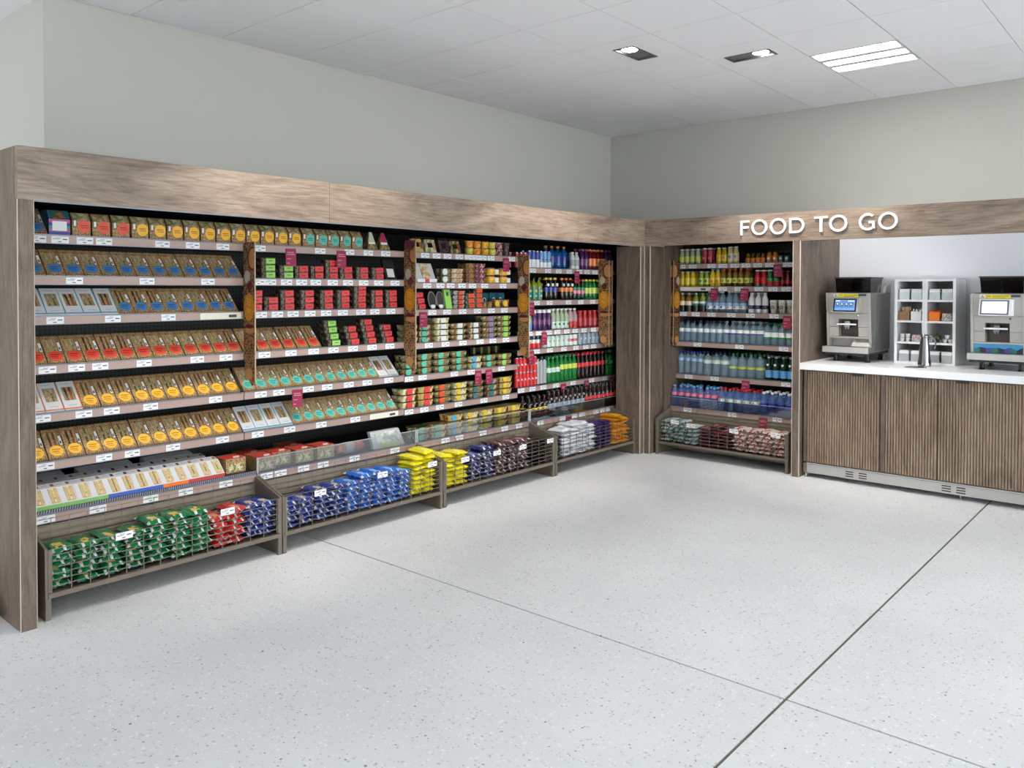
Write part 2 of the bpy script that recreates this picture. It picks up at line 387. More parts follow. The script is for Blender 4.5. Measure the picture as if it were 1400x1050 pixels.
# twin recessed spotlights
M_spotf = mat('spot_frame_dark', (88, 88, 90), .4, .3); M_spotd = mat('spot_reflector', (150, 150, 152), .25, .9); M_spotg = mat('spot_lamp', (255, 250, 240), .3, emit=22.)
sf = MB(); sf.box(-.17, .17, -.083, .083, .085, .09)
for s in (-1, 1):
    sf.box(min(s*.17, s*.156), max(s*.17, s*.156), -.083, .083, -.003, .085); sf.box(-.156, .156, min(s*.083, s*.071), max(s*.083, s*.071), -.003, .085)
SF = sf.mesh('housing', M_spotf)
SDm = MB().lathe([(.025, .07), (.045, .05), (.066, .012), (.068, .010), (.066, .014)], 24).mesh('reflector', M_spotd, True)
SG = MB().lathe([(.002, .005), (.055, .006), (.055, .012), (.02, .02)], 24).mesh('lamp_lens', M_spotg, True)
SO = MB().lathe([(.002, .03), (.03, .03), (.03, .036), (.02, .04)], 20).mesh('lamp_lens', mat('spot_lens_off', (210, 212, 214), .2), True)
for n, (x, y, r) in enumerate(SPOTS):
    lab = ['twin recessed spotlight with its left lamp lit, left of the other one', 'twin recessed spotlight with its right lamp lit, beside the panel light', 'added twin recessed spotlight above the leftmost fridge bay, out of view', 'twin recessed spotlight above the wooden end panel'][n]
    t = thing('recessed_spotlight', lab, 'spotlight', (x, y, HC), -r, 'twin recessed spotlights')
    obj('housing', SF, t)
    for k in (-1, 1):
        rf = obj('reflector', SDm, t, (k*.077, 0, .008)); lit = (k == (-1 if n == 0 else 1)) or n > 1
        gl_ = obj('lamp_lens', SG if lit else SO, t, (k*.077, 0, .0))
        if lit:
            ld = bpy.data.lights.new('spot', 'SPOT'); ld.energy = SPOT_W if n < 2 else SPOT_W*.55; ld.spot_size = 1.25; ld.spot_blend = .8; ld.shadow_soft_size = .05; ld.color = (1., .95, .88)
            lo = bpy.data.objects.new('spot_beam', ld); C.objects.link(lo); lo.parent = t; lo.location = (k*.077, 0, -.012)
            wx, wy = x + k*.077*math.cos(-r), y + k*.077*math.sin(-r)
            tgt = Vector((wx, .1, 1.7)) if r == 0 else Vector((5.3, wy, 1.7))
            q = (tgt - Vector((wx, wy, HC))).to_track_quat('-Z', 'Y')
            lo.rotation_mode = 'QUATERNION'; lo.rotation_quaternion = Matrix.Rotation(r, 4, 'Z').to_quaternion() @ q

# ------------------------------------------------------------------ wooden joinery round the fridges
ep = thing('wooden_end_panel', 'tall grey-brown wooden end panel left of the sandwich fridges', 'panel')
MB().box(0, .0636, .0, YW, 0, HB).box(0, .0636, .0365, YW, HB, H).obj('panel', M_wz, ep)
MB().box(-.002, 0, -.002, .004, 0, HB).box(.0636, .0656, -.002, .004, 0, HB).obj('edge_band', M_edge, ep)
fa = thing('wooden_fascia', 'long horizontal wood-grain fascia above the sandwich fridges', 'fascia')
for a, b in ((0.001, 1.653), (1.655, 4.14), (4.142, XR+.03)):
    MB().box(a, b, -.004 if a > .5 else -.004, .036, HB, H).obj('fascia_board', M_wx, fa)
MB().box(0.0636, XR, .036, .34, H-.04, H-.02).obj('top_board', M_wx, fa)
MB().box(.066, XR-.07, -.003, .01, HB-.006, HB).obj('edge_band', M_lip, fa)
cp = thing('wooden_corner_post', 'folded wooden corner post between the two runs of fridges', 'post')
MB().box(5.115, XR, 0, .26, 0, HB).box(XR, 5.42, -.0625, .0, 0, HB).obj('panel', M_wz, cp)
MB().box(5.113, 5.119, -.002, .004, 0, HB).box(XR-.002, XR+.004, -.005, .001, 0, HB).box(XR-.002, XR+.004, -.0645, -.0585, 0, HB).obj('edge_band', M_edge, cp)
pt = thing('wooden_partition', 'tall wooden partition between the drinks fridge and the coffee counter', 'panel')
MB().box(XR, 6.1, -1.4545, -1.395, 0, HB).box(XR+.038, 6.1, -1.4545, -1.395, HB, H-.045).obj('panel', M_wz, pt)
MB().box(XR-.002, XR+.004, -1.397, -1.393, 0, HB).box(XR-.002, XR+.004, -1.4565, -1.451, 0, HB).obj('edge_band', M_edge, pt)
RR = lambda n, l, c: thing(n, l, c, (XR, 0, 0), -PI/2)        # things of the right-hand run: local x to the right, y into the wall
fr = RR('wooden_fascia', 'wood-grain fascia above the coffee counter carrying white letters', 'fascia')
for a, b in ((-.036, .618), (.62, 3.9)):
    MB().box(max(a, .005), b, -.004, .036, HB, H).obj('fascia_board', M_wx, fr)
MB().box(.04, 3.9, .036, .34, H-.04, H-.02).obj('top_board', M_wx, fr)
# FOOD TO GO
sg = RR('sign_lettering', 'white raised capital letters reading FOOD TO GO on the fascia', 'sign')
ya, yb, st, zl, zh = -.024, -.008, .0165, 1.976, 2.098
zm = (zl+zh)/2; ro = (zh-zl)/2+.004
def let(m): m.obj('letter', M_white, sg, False)
def pins(m, *pts):
    for x, z in pts: m.box(x-.004, x+.004, yb-.001, -.003, z-.004, z+.004)
    return m
f_ = MB().box(.948, .948+st, ya, yb, zl, zh).box(.948+st, 1.024, ya, yb, zh-st, zh).box(.948+st, 1.018, ya, yb, zm-.006, zm+.014); let(pins(f_, (.958, zl+.02), (.958, zh-.02)))
for cx in (1.1145, 1.274, 1.757, 2.1215): let(pins(MB().ring(cx, zm, ro, ro-st, ya, yb, sx=1.05), (cx, zm+ro-st/2), (cx, zm-ro+st/2)))
d_ = MB().box(1.369, 1.369+st, ya, yb, zl, zh).box(1.369+st, 1.43, ya, yb, zh-st, zh).box(1.369+st, 1.43, ya, yb, zl, zl+st).ring(1.428, zm, (zh-zl)/2, (zh-zl)/2-st, ya, yb, -90, 90, 20); let(pins(d_, (1.379, zl+.02), (1.379, zh-.02)))
t_ = MB().box(1.57, 1.676, ya, yb, zh-st, zh).box(1.6125, 1.6335, ya, yb, zl, zh-st); let(pins(t_, (1.623, zl+.02), (1.623, zh-.01)))
g_ = MB().ring(1.976, zm, ro, ro-st, ya, yb, 48, 312, 30, .98).box(2.009, 2.0275, ya, yb, zm-.052, zm+.006).box(1.984, 2.009, ya, yb, zm-.012, zm+.006); let(pins(g_, (1.976, zm+ro-st/2), (1.976, zm-ro+st/2)))
# neighbouring dark plinth beside the end panel
nb = thing('floor_plinth', 'low dark grey plinth on the floor beside the wooden end panel', 'plinth', (-.5, .27, 0))
MB().prismx([(0, .012), (0, .1), (.02, .118), (.5, .118), (.5, .012)], 0, .498).obj('body', mat('dark_grey_plastic', (74, 74, 78), .5), nb)
MB().box(.02, .06, .02, .06, 0, .012).box(.44, .48, .02, .06, 0, .012).box(.02, .06, .44, .48, 0, .012).box(.44, .48, .44, .48, 0, .012).obj('foot', M_blackgl, nb)
# ------------------------------------------------------------------ fridges
def perforated():
    m = mat('perforated_black', (20, 20, 21), .5); b = m.node_tree.nodes['Principled BSDF']
    vo = N(m, 'ShaderNodeTexVoronoi', Scale=42., Randomness=0.); LK(m, coords(m, (1, 0, 1)), vo.inputs['Vector'])
    r = ramp(m, [(.3, (4, 4, 4)), (.36, (38, 37, 36))]); LK(m, vo.outputs['Distance'], r.inputs['Fac']); LK(m, r.outputs['Color'], b.inputs['Base Color']); return m
M_perf = perforated()
tg = MB(); tg.box(-.041, .041, -.0012, 0, -.018, .017); tg.mat(1).box(.012, .034, -.0016, -.0012, -.001, .004).box(-.01, .006, -.0016, -.0012, -.012, -.008); tg.mat(2).box(-.034, .0, -.0016, -.0012, .001, .005).box(-.02, .004, -.0016, -.0012, .008, .011)
TAG = tg.mesh('price_tag', [M_paper, M_ink, M_inkl])
pm = MB(); pm.hexa([(-.038, -.006, -.1), (.038, -.006, -.1), (.038, -.004, -.1), (-.038, -.004, -.1), (-.038, -.003, .012), (.038, -.003, .012), (.038, -.001, .012), (-.038, -.001, .012)])
pm.mat(1)
for z0, x1 in ((-.01, .02), (-.022, .026), (-.05, .0), (-.078, -.012)): pm.box(-.03, x1, -.0075, -.0055, z0-.005, z0)
PROMOM = pm.mesh('promo_card', [M_promo, M_promol])
cm = MB().box(-.13, .13, -.002, -.0005, -.02, .016); cm.mat(1).box(.05, .1, -.003, -.002, -.012, .004)
CREAM = cm.mesh('cream_card', [M_cream, M_ink])
def fridge(run, b, x0, x1, label):
    t = thing('display_fridge', label, 'fridge', at(run, x0, 0, 0), RZ[run], 'open display fridges')
    w = x1-x0; zs = SHELF[b]
    MB().box(0, w, .985, 1.0, .36, 1.95).obj('back_panel', M_perf, t)
    MB().box(0, w, .30, 1.0, 1.95, 2.05).obj('canopy', M_black, t)
    MB().box(0, w, .335, 1.0, .03, .36).obj('base', M_taupe, t)
    for s_ in (0, 1):
        if (b == 1 and s_ == 0) or (b in (4, 5) and s_ == 1) or (b == 5): MB().box(w*s_-.0 if s_ == 0 else w-.012, .012 if s_ == 0 else w, .30 if b < 5 else .24, .985, .36, 1.95).obj('side_panel', M_black if b < 5 else M_wz, t)
    for k in range(8):
        z = .085 + .036*k
        MB().hexa([(.004, .322, z), (w-.004, .322, z), (w-.004, .336, z+.006), (.004, .336, z+.006), (.004, .318, z+.024), (w-.004, .318, z+.024), (w-.004, .336, z+.03), (.004, .336, z+.03)]).obj('grille_slat', M_taupe2, t)
    for i, z in enumerate(zs):
        last = i == len(zs)-1; yf = YB if last else YS
        sh = MB().box(.004, w-.004, yf+.006, .98, z-.026, z-.002).obj('shelf', M_black, t)
        MB().hexa([(.003, yf, z-.042), (w-.003, yf, z-.042), (w-.003, yf+.006, z-.042), (.003, yf+.006, z-.042), (.003, yf-.002, z-.003), (w-.003, yf-.002, z-.003), (w-.003, yf+.006, z-.003), (.003, yf+.006, z-.003)]).obj('price_strip', M_strip, sh)
        MB().box(.003, w-.003, yf-.006, yf+.008, z-.003, z+.003).box(.003, w-.003, yf-.004, yf+.002, z-.0445, z-.0415).obj('strip_edge', M_lip, sh)
        for x in TAGS.get((b, i+1), []): obj('price_tag', TAG, sh, (min(max(x-x0, .045), w-.045), yf-.002, z-.022))
        for x in PROMO.get((b, i+1), []):
            o = obj('promo_card', PROMOM, sh, (min(max(x-x0, .045), w-.045), yf-.0045, z-.028)); o.rotation_euler = (0, random.uniform(-.06, .06), 0)
        if last and b > 1:
            ga = MB().box(.012, w-.012, yf+.004, yf+.008, z+.003, z+.088).obj('acrylic_guard', M_acryl, t)
            MB().box(.008, w-.008, yf+.002, yf+.010, z+.088, z+.091).box(.004, .012, yf, yf+.012, z+.003, z+.094).box(w-.012, w-.004, yf, yf+.012, z+.003, z+.094).obj('guard_rim', mat('acrylic_edge', (186, 192, 198), .2), ga)
        if last and b == 1:
            m = MB().mat(0).box(.004, w-.004, yf+.006, yf+.010, z+.003, z+.019)
            n = int(w/.012)
            for k in range(n): m.mat(1).hexa([(.006+k*.012, yf+.004, z+.004), (.011+k*.012, yf+.004, z+.004), (.011+k*.012, yf+.006, z+.004), (.006+k*.012, yf+.006, z+.004), (.009+k*.012, yf+.004, z+.018), (.014+k*.012, yf+.004, z+.018), (.014+k*.012, yf+.006, z+.018), (.009+k*.012, yf+.006, z+.018)])
            m.obj('ribbed_riser', [mat('riser_dark', (48, 50, 60), .4), mat('riser_light', (150, 154, 166), .4)], sh)
        if (b, i+1) in ((2, 6),): obj('cream_card', CREAM, sh, (w-.19, yf-.003, z-.02))
        if (b, i+1) == (5, 2): obj('cream_card', CREAM, sh, (.22, yf-.003, z-.02))
        if (b, i+1) == (1, 3): obj('cream_card', CREAM, sh, (w-.15, yf-.003, z-.02))
    return t
fridge('L', 1, BAYX[0], BAYX[1], 'leftmost open fridge bay filled with kraft sandwich packs')
fridge('L', 2, BAYX[1], BAYX[2], 'second open fridge bay with red-labelled snack trays and sandwiches')
fridge('L', 3, BAYX[2], BAYX[3], 'third open fridge bay filled with salad tubs and fruit pots')
fridge('L', 4, BAYX[3], BAYX[4], 'fourth open fridge bay of canned and bottled drinks by the corner')
fridge('R', 5, .068, 1.39, 'open drinks fridge right of the corner post with water bottles')

# printed divider fins standing out between the bays
def fin_mat():
    m = speckle('printed_kraft', (168, 128, 84), (58, 32, 18), 70., .5, stretch=(1, 1.3, .8))
    return m
M_fin = fin_mat(); M_badge = mat('badge_orange', (226, 150, 34), .5); M_bread = mat('bread_print', (206, 150, 92), .5); M_berry = mat('berry_print', (104, 22, 34), .5); M_pink = mat('plum_print', (128, 62, 84), .5)
def fin(run, x, label, z0, z1, plum, face=-1):
    t = thing('printed_divider', label, 'divider', at(run, x, .335, 0), RZ[run], 'printed divider fins between fridge bays')
    prof = [(0, z0+.02), (0, z1), (.11, z1), (.118, z1-.03), (.118, z0+.2), (.108, z0+.12), (.07, z0+.04), (.03, z0)]
    MB().prismx(prof, -.004, .004).obj('panel', M_fin, t)
    MB().box(-.003, .003, -.003, 0, z0+.02, z1).obj('edge_band', mat('fin_edge', (196, 170, 142), .5), t)
    e = .0048*face
    def disc(name, m, cy, cz, ry, rz, k=1.):
        pts = [(cy+ry*math.cos(a), cz+rz*math.sin(a)) for a in [2*PI*i/20 for i in range(20)]]
        pts = [(min(max(y, .002), .116), z) for y, z in pts]
        a, b = sorted((e, e+.0012*face*k)); return MB().prismx(pts, a, b).obj(name, m, t)
    zc = z0 + .57*(z1-z0)
    b = disc('badge', M_badge, .058, zc-.02, .056, .082)
    q = MB()
    for i, (w_, c_) in enumerate(((.03, .05), (.024, .034), (.022, .018), (.026, -.012), (.02, -.026))): q.hexa([(e*1.35, .058-w_, zc-.02+c_-.006-.006), (e*1.45, .058-w_, zc-.02+c_-.006-.006), (e*1.45, .058+w_, zc-.02+c_-.006+.008), (e*1.35, .058+w_, zc-.02+c_-.006+.008), (e*1.35, .058-w_, zc-.02+c_-.006), (e*1.45, .058-w_, zc-.02+c_-.006), (e*1.45, .058+w_, zc-.02+c_+.008), (e*1.35, .058+w_, zc-.02+c_+.008)])
    q.obj('print_lines', mat('badge_print', (244, 190, 100), .6), b)
    disc('bread_picture', M_berry, .02, z1-.1, .05, .072); disc('bread_picture', M_bread, .016, z1-.1, .04, .06, 2.)
    disc('berry_picture', M_berry, .05, zc+.11, .03, .03); disc('berry_picture', mat('cream_print', (206, 196, 178), .6), .075, zc+.16, .03, .04)
    disc('sandwich_picture', M_bread, .05, zc-.16, .05, .02); disc('sandwich_picture', M_berry, .05, zc-.135, .05, .012, 2.)
    disc('bread_picture', M_bread, .06, z0+.07, .035, .035)
    if plum: disc('plum_picture', M_pink, .06, z1-.035, .054, .036, 2.)
    return t
fin('L', 1.366, 'narrow printed kraft divider between the leftmost two fridge bays', .94, 1.80, False)
fin('L', 2.648, 'narrow printed kraft divider with plum top between second and third bays', .93, 1.868, True)
fin('L', 3.916, 'narrow printed kraft divider between salad bay and corner drinks bay', .93, 1.80, False)
fin('L', 5.10, 'nearer printed kraft divider at the corner end of the drinks bay', .97, 1.79, False)
fin('L', 5.155, 'further printed kraft divider half hidden at the corner of the drinks bay', .97, 1.79, False)
fin('R', .115, 'right one of two printed dividers at left end of right-hand drinks fridge', .97, 1.79, False, 1)
fin('R', .078, 'left one of two printed dividers at left end of right-hand drinks fridge', .97, 1.79, False, 1)

# ------------------------------------------------------------------ floor baskets
def basket(run, x0, x1, label, tags):
    t = thing('wire_basket_bin', label, 'basket', at(run, x0, .05, 0), RZ[run], 'floor baskets in front of the fridges'); w = x1-x0
    for a, b in ((0, .012), (w-.012, w)):
        e = MB().prismx([(.0, .1), (.0, .322), (.006, .33), (.255, .408), (.262, .408), (.262, .1)], a, b).obj('end_panel', M_taupe, t)
    for a, b in ((0, .026), (w-.026, w)):
        MB().box(a+.001, b-.001, -.002, .02, 0, .1).obj('leg', M_taupe, t)
        MB().box(a if a == 0 else b-.012, .012 if a == 0 else b, .02, .262, 0, .1).obj('leg_panel', M_taupe, t)
        MB().box(a+(.0125 if a == 0 else 0), b-(0 if a == 0 else .0125), -.002, .012, .125, .322).obj('post', M_taupe, t)
    MB().box(.0125, w-.0125, -.004, .012, .1, .122).obj('bottom_rail', M_taupe, t)
    MB().box(.0125, w-.0125, .012, .26, .104, .112).obj('tray_floor', M_taupe, t)
    MB().box(.012, w-.012, .22, .245, .03, .085).obj('kick_board', M_taupe, t)
    m = MB(); n = int((w-.05)/.084)
    for k in range(n+1): x = .03 + (w-.06)*k/n; m.box(x-.0015, x+.0015, .002, .005, .122, .322)
    for k in range(1, 8): z = .122 + .0286*k; m.box(.024, w-.024, .005, .008, z-.0014, z+.0014)
    m.obj('front_mesh', M_wire, t)
    m = MB()
    for k in range(n+1): x = .03 + (w-.06)*k/n; m.box(x-.0012, x+.0012, .247, .2494, .122, .405)
    for k in range(0, 10): z = .122 + .0312*k; m.box(.014, w-.014, .2494, .2518, z-.0012, z+.0012)
    m.obj('back_mesh', M_wire, t)
    for x, z in tags: obj('price_tag', TAG, t, (x-x0, -.003, z))
    return t
basket('L', .115, 1.358, 'wire floor basket at far left holding green, red and blue crisps', [(.47, .315), (1.02, .318)])
basket('L', 1.364, 2.64, 'wire floor basket under second bay holding blue and yellow crisps', [(1.62, .305), (2.1, .33), (2.54, .325)])
basket('L', 2.648, 3.904, 'wire floor basket under third bay holding yellow, blue and brown crisps', [(2.86, .305), (3.2, .3), (3.5, .3), (3.84, .3)])
basket('L', 3.912, 5.108, 'wire floor basket by the corner post holding white and orange packets', [])
basket('R', .098, 1.348, 'wire floor basket under the right-hand fridge with teal and red packets', [(.3, .315), (.87, .3), (1.24, .31), (.46, .3)])

# ------------------------------------------------------------------ coffee counter
SB = struct(MB().box(6.088, XW, -3.9, -1.4545, .0, HB+.1).obj('wall_splashback', M_splash), 'plain white splashback behind the coffee machines')
wt = RR('worktop', 'long white worktop carrying the coffee machines', 'worktop')
wm = MB().box(1.457, 3.9, 0.002, .904, .8765, ZC).obj('slab', M_top, wt)
ell = lambda cx, cy, a, b, n=28: [(cx+a*math.cos(2*PI*i/n), cy+b*math.sin(2*PI*i/n)) for i in range(n)]
def flat(poly, z0, z1):
    m = MB(); n = len(poly); m.v = [(x, y, z0) for x, y in poly] + [(x, y, z1) for x, y in poly]
    m.f = [tuple(reversed(range(n))), tuple(range(n, 2*n))] + [(i, (i+1) % n, n+(i+1) % n, n+i) for i in range(n)]; m.m = [0]*len(m.f); return m
for cx in (2.268, 3.19):
    r_ = flat(ell(cx, .2, .078, .078), ZC, ZC+.004).obj('waste_ring', M_steel, wt); flat(ell(cx, .2, .066, .066), ZC+.004, ZC+.0045).obj('waste_opening', M_blackgl, r_)
def fluted(name, x0, x1, parent):
    m = MB(); z0, z1 = .128, .862; m.box(x0, x1, .064, .08, z0, z1)
    n = max(1, round((x1-x0)/.0195)); p = (x1-x0)/n
    for k in range(n): a = x0+k*p; m.hexa([(a+.0035, .054, z0), (a+p-.0035, .054, z0), (a+p-.0015, .064, z0), (a+.0015, .064, z0), (a+.0035, .054, z1), (a+p-.0035, .054, z1), (a+p-.0015, .064, z1), (a+.0015, .064, z1)])
    return m.obj(name, M_flute, parent)
M_flute = wood('fluted_oak', 'z', (118, 97, 80), (148, 127, 108), (172, 151, 131))
for x0, x1, hx, lab in ((1.47, 2.055, 1.89, 'fluted wooden counter cabinet nearest the partition'), (2.062, 2.456, 2.28, 'fluted wooden counter cabinet below the chrome jug'), (2.46, 3.2, 2.62, 'fluted wooden counter cabinet at the right picture edge'), (3.204, 3.88, 3.5, 'fluted wooden counter cabinet beyond the right picture edge')):
    t = RR('counter_cabinet', lab, 'cabinet')
    MB().box(x0, x1, .085, .88, .1225, .875).obj('body', M_taupe, t)
    a = x0+.03 if x0 < 1.5 else x0+.034 if x0 < 2.1 else x0
    if a > x0: MB().box(x0, a-.002, .06, .085, .128, .874).obj('filler_strip', M_wz, t)
    d = fluted('door', a, x1-.002, t)
    MB().box(hx-.043, hx+.043, .0505, .0638, .848, .8755).obj('finger_pull', M_blackgl, d)
pl = RR('steel_plinth', 'brushed steel plinth with vent slots under the coffee counter', 'plinth')
MB().box(1.50, 3.88, .058, .5, .038, .108).obj('board', M_steel, pl)
MB().box(1.50, 3.88, .05, .07, .112, .122).obj('top_rail', M_steel, pl)
MB().box(1.472, 1.50, .055, .2, .038, .115).obj('end_bracket', M_taupe, pl)
vm = MB()
for k in range(3): vm.box(-.03, .03, -.001, .0, -.022+k*.018, -.0145+k*.018)
VM = vm.mesh('vent_slots', M_black)
for x in (1.835, 1.935, 2.52, 2.615): obj('vent_slots', VM, pl, (x, .058, .074))
for x in (1.487, 2.6, 3.7): MB().lathe([(.012, 0), (.012, .004), (.006, .006), (.006, .04)], 10, None, x, .12 if x > 1.5 else .075).obj('foot', M_steel, pl)
# ------------------------------------------------------------------ sandwich packs
D_, H_ = .128, .128
def SP(x, s, n):   # point on the sloping face of a wedge: s along the slope, n out of it
    return (x, D_*s - n*.7, .006 + H_*s + n*.7)
def sbox(m, x0, x1, s0, s1, n0, n1):
    return m.hexa([SP(x0, s0, n0), SP(x1, s0, n0), SP(x1, s1, n0), SP(x0, s1, n0), SP(x0, s0, n1), SP(x1, s0, n1), SP(x1, s1, n1), SP(x0, s1, n1)])
def sdisc(cx, sc, r, n0, n1, mb=None, nn=18):
    m = mb or MB(); L_ = math.hypot(D_, H_); b = len(m.v)
    for n in (n0, n1): m.v += [SP(cx+r*math.cos(2*PI*i/nn), sc+r/L_*math.sin(2*PI*i/nn), n) for i in range(nn)]
    m.f += [tuple(b+nn+i for i in range(nn))] + [(b+i, b+(i+1) % nn, b+nn+(i+1) % nn, b+nn+i) for i in range(nn)]; m.m += [m.k]*(nn+1); return m
FILL = [mixed('filling_egg', [(222, 200, 120), (150, 160, 80), (230, 214, 170)], 70.), mixed('filling_ham_salad', [(96, 120, 52), (196, 120, 96), (150, 60, 44)], 70.), mixed('filling_chicken', [(206, 184, 150), (120, 132, 62), (226, 210, 180)], 70.), mixed('filling_salad', [(70, 104, 44), (110, 136, 60), (206, 190, 140)], 70.), mixed('filling_beef', [(120, 60, 44), (90, 104, 50), (170, 120, 84)], 70.)]
M_loaf = mixed('brown_bread', [(206, 174, 130), (222, 194, 152), (190, 156, 112)], 160., .7, 0.); M_loafw = mixed('white_bread', [(196, 172, 128), (204, 181, 138), (188, 163, 118)], 110., .7, 0.)
STK = {k: mat('sticker_'+k, c, .45) for k, c in dict(blue=(76, 132, 188), red=(232, 78, 58), yellow=(246, 186, 48), teal=(92, 186, 172), orange=(226, 84, 56)).items()}
STKP = {k: mat('sticker_print_'+k, c, .5) for k, c in dict(blue=(40, 74, 128), red=(150, 40, 34), yellow=(176, 116, 24), teal=(36, 110, 104), orange=(150, 44, 30)).items()}
def kraft_wedge(stk, fill, w=.087, loaf=None):
    a = w/2-.001; c = MB()
    c.prismx([(0, 0), (0, .003), (.004+D_, H_+.0), (D_+.004, 0)], -a, a)
    sbox(c, -a, a, 0, .22, -.003, .002); sbox(c, -a, a, .9, 1., -.003, .002); sbox(c, -a, -a+.006, .22, .9, -.003, .002); sbox(c, a-.016, a, .22, .9, -.003, .002)
    c.mat(1).face([SP(-a+.006, .22, .0005), SP(a-.016, .22, .0005), SP(a-.016, .9, .0005), SP(-a+.006, .9, .0005)])
    root = c.mesh('sandwich_pack', [M_kraft, M_film])
    f = MB(); x0, x1 = -a+.0062, a-.0162; q = (x1-x0)/10
    for mi, i0, i1, n1 in ((0, 0, 2.6, -.0006), (1, 2.6, 4.4, -.0016), (0, 4.4, 6.4, -.0004), (1, 6.4, 8., -.0018), (0, 8., 10, -.0008)): f.mat(mi); sbox(f, x0+q*i0, x0+q*i1, .222, .898, -.0029, n1)
    s = sdisc(.002, .235, .033, .0021, .003); s.mat(1)
    sbox(s, -.018, .022, .27, .30, .003, .0033); sbox(s, -.02, .014, .2, .225, .003, .0033); sbox(s, -.012, .016, .15, .165, .003, .0033)
    l = MB(); sbox(l, a-.015, a-.003, .42, .74, .0021, .0026); l.mat(1); sbox(l, a-.0125, a-.006, .46, .56, .0026, .0029)
    return Proto('sandwich_pack', 'sandwich', root, [('sandwich_filling', f.mesh('sandwich_filling', [loaf or M_loaf, FILL[fill]])), ('sticker', s.mesh('sticker', [STK[stk], STKP[stk]])), ('barcode_label', l.mesh('barcode_label', [M_paper, M_ink]))])
M_cardw = mat('white_card', (208, 208, 211), .5)
TRIM = {k: mat('trim_'+k, c, .5) for k, c in dict(red=(190, 60, 64), teal=(50, 150, 176), orange=(236, 116, 44), grey=(176, 178, 184), green=(120, 176, 96), blue=(60, 92, 178)).items()}
def white_wedge(trim, fill, w=.088):
    a = w/2-.001; c = MB()
    c.prismx([(0, 0), (0, .003), (.004+D_, H_), (D_+.004, 0)], -a, a)
    sbox(c, -a, a, 0, .3, -.003, .002); sbox(c, -a, a, .8, 1., -.003, .002); sbox(c, -a, -a+.014, .3, .8, -.003, .002); sbox(c, a-.016, a, .3, .8, -.003, .002)
    c.mat(1).face([SP(-a+.014, .3, .0005), SP(a-.016, .3, .0005), SP(a-.016, .8, .0005), SP(-a+.014, .8, .0005)])
    f = MB(); x0, x1 = -a+.0142, a-.0162; q = (x1-x0)/5
    for i, (mi, n1) in enumerate(((0, -.0006), (1, -.0016), (0, -.0004), (1, -.0018), (0, -.0008))): f.mat(mi); sbox(f, x0+q*i, x0+q*(i+1), .302, .798, -.0029, n1)
    t = MB(); sbox(t, -a, a, 0., .035, .0021, .0026); sbox(t, a-.004, a, .035, 1., .0021, .0026)
    p = MB(); sbox(p, -.02, .02, .12, .135, .0021, .0025); sbox(p, -.028, .02, .9, .915, .0021, .0025)
    return Proto('sandwich_carton', 'sandwich', c.mesh('sandwich_carton', [M_cardw, M_film]), [('sandwich_filling', f.mesh('sandwich_filling', [M_loaf, FILL[fill]])), ('colour_trim', t.mesh('colour_trim', TRIM[trim])), ('printed_text', p.mesh('printed_text', M_inkl))])
KW = {(s, f): kraft_wedge(s, f) for s in ('blue', 'red', 'yellow', 'teal') for f in range(5)}
WWC = {(s, f): white_wedge(s, f) for s in ('red', 'teal', 'orange', 'grey') for f in (1, 2)}
ZS = lambda b, s: SHELF[b][s-1] + .0005
def wedges(b, s, xs, stk, white=False, y=YS+.012, fills=(0, 1, 2, 3, 4), lo=None, hi=None):
    fills = list(fills); n = 0
    for i, x in enumerate(xs):
        f = fills[(i//3 + s) % len(fills)]
        p = WWC[(stk, 1 + i % 2)] if white else KW[(stk, f)]
        kind = f'white {stk}-trimmed sandwich carton' if white else f'kraft sandwich wedge with {stk} sticker'
        k = f'{kind}, {ORD[i]} from left, {shn(b, s)}, {BAYN[b]}'
        p.put((x, y+random.uniform(0, .006), ZS(b, s)+.003), k, f'{stk} {"cartons" if white else "sticker sandwiches"} on {shn(b, s)} of {BAYN[b]}', random.uniform(-.02, .02))
def even(a, b, n): return [a + (b-a)*i/(n-1) for i in range(n)]
wedges(1, 2, even(.232, 1.318, 13), 'blue', fills=(0, 2))
wedges(1, 3, even(.238, .588, 5), 'teal', True); wedges(1, 3, even(.676, 1.290, 8), 'blue', fills=(2, 4))
wedges(1, 4, even(.236, 1.316, 13), 'red', fills=(2, 0, 4))
wedges(1, 5, even(.226, .404, 3), 'orange', True); wedges(1, 5, even(.493, 1.303, 10), 'yellow', fills=(3, 1))
wedges(1, 6, even(.236, 1.312, 13), 'yellow', fills=(1, 3, 2))
wedges(2, 4, even(1.415, 1.892, 6), 'red', fills=(2, 4))
wedges(2, 5, even(1.415, 2.382, 12), 'teal', fills=(3, 2)); wedges(2, 5, even(2.472, 2.56, 2), 'grey', True)
wedges(2, 6, even(1.41, 1.674, 4), 'teal', True); wedges(2, 6, even(1.763, 2.55, 10), 'teal', fills=(0, 2))
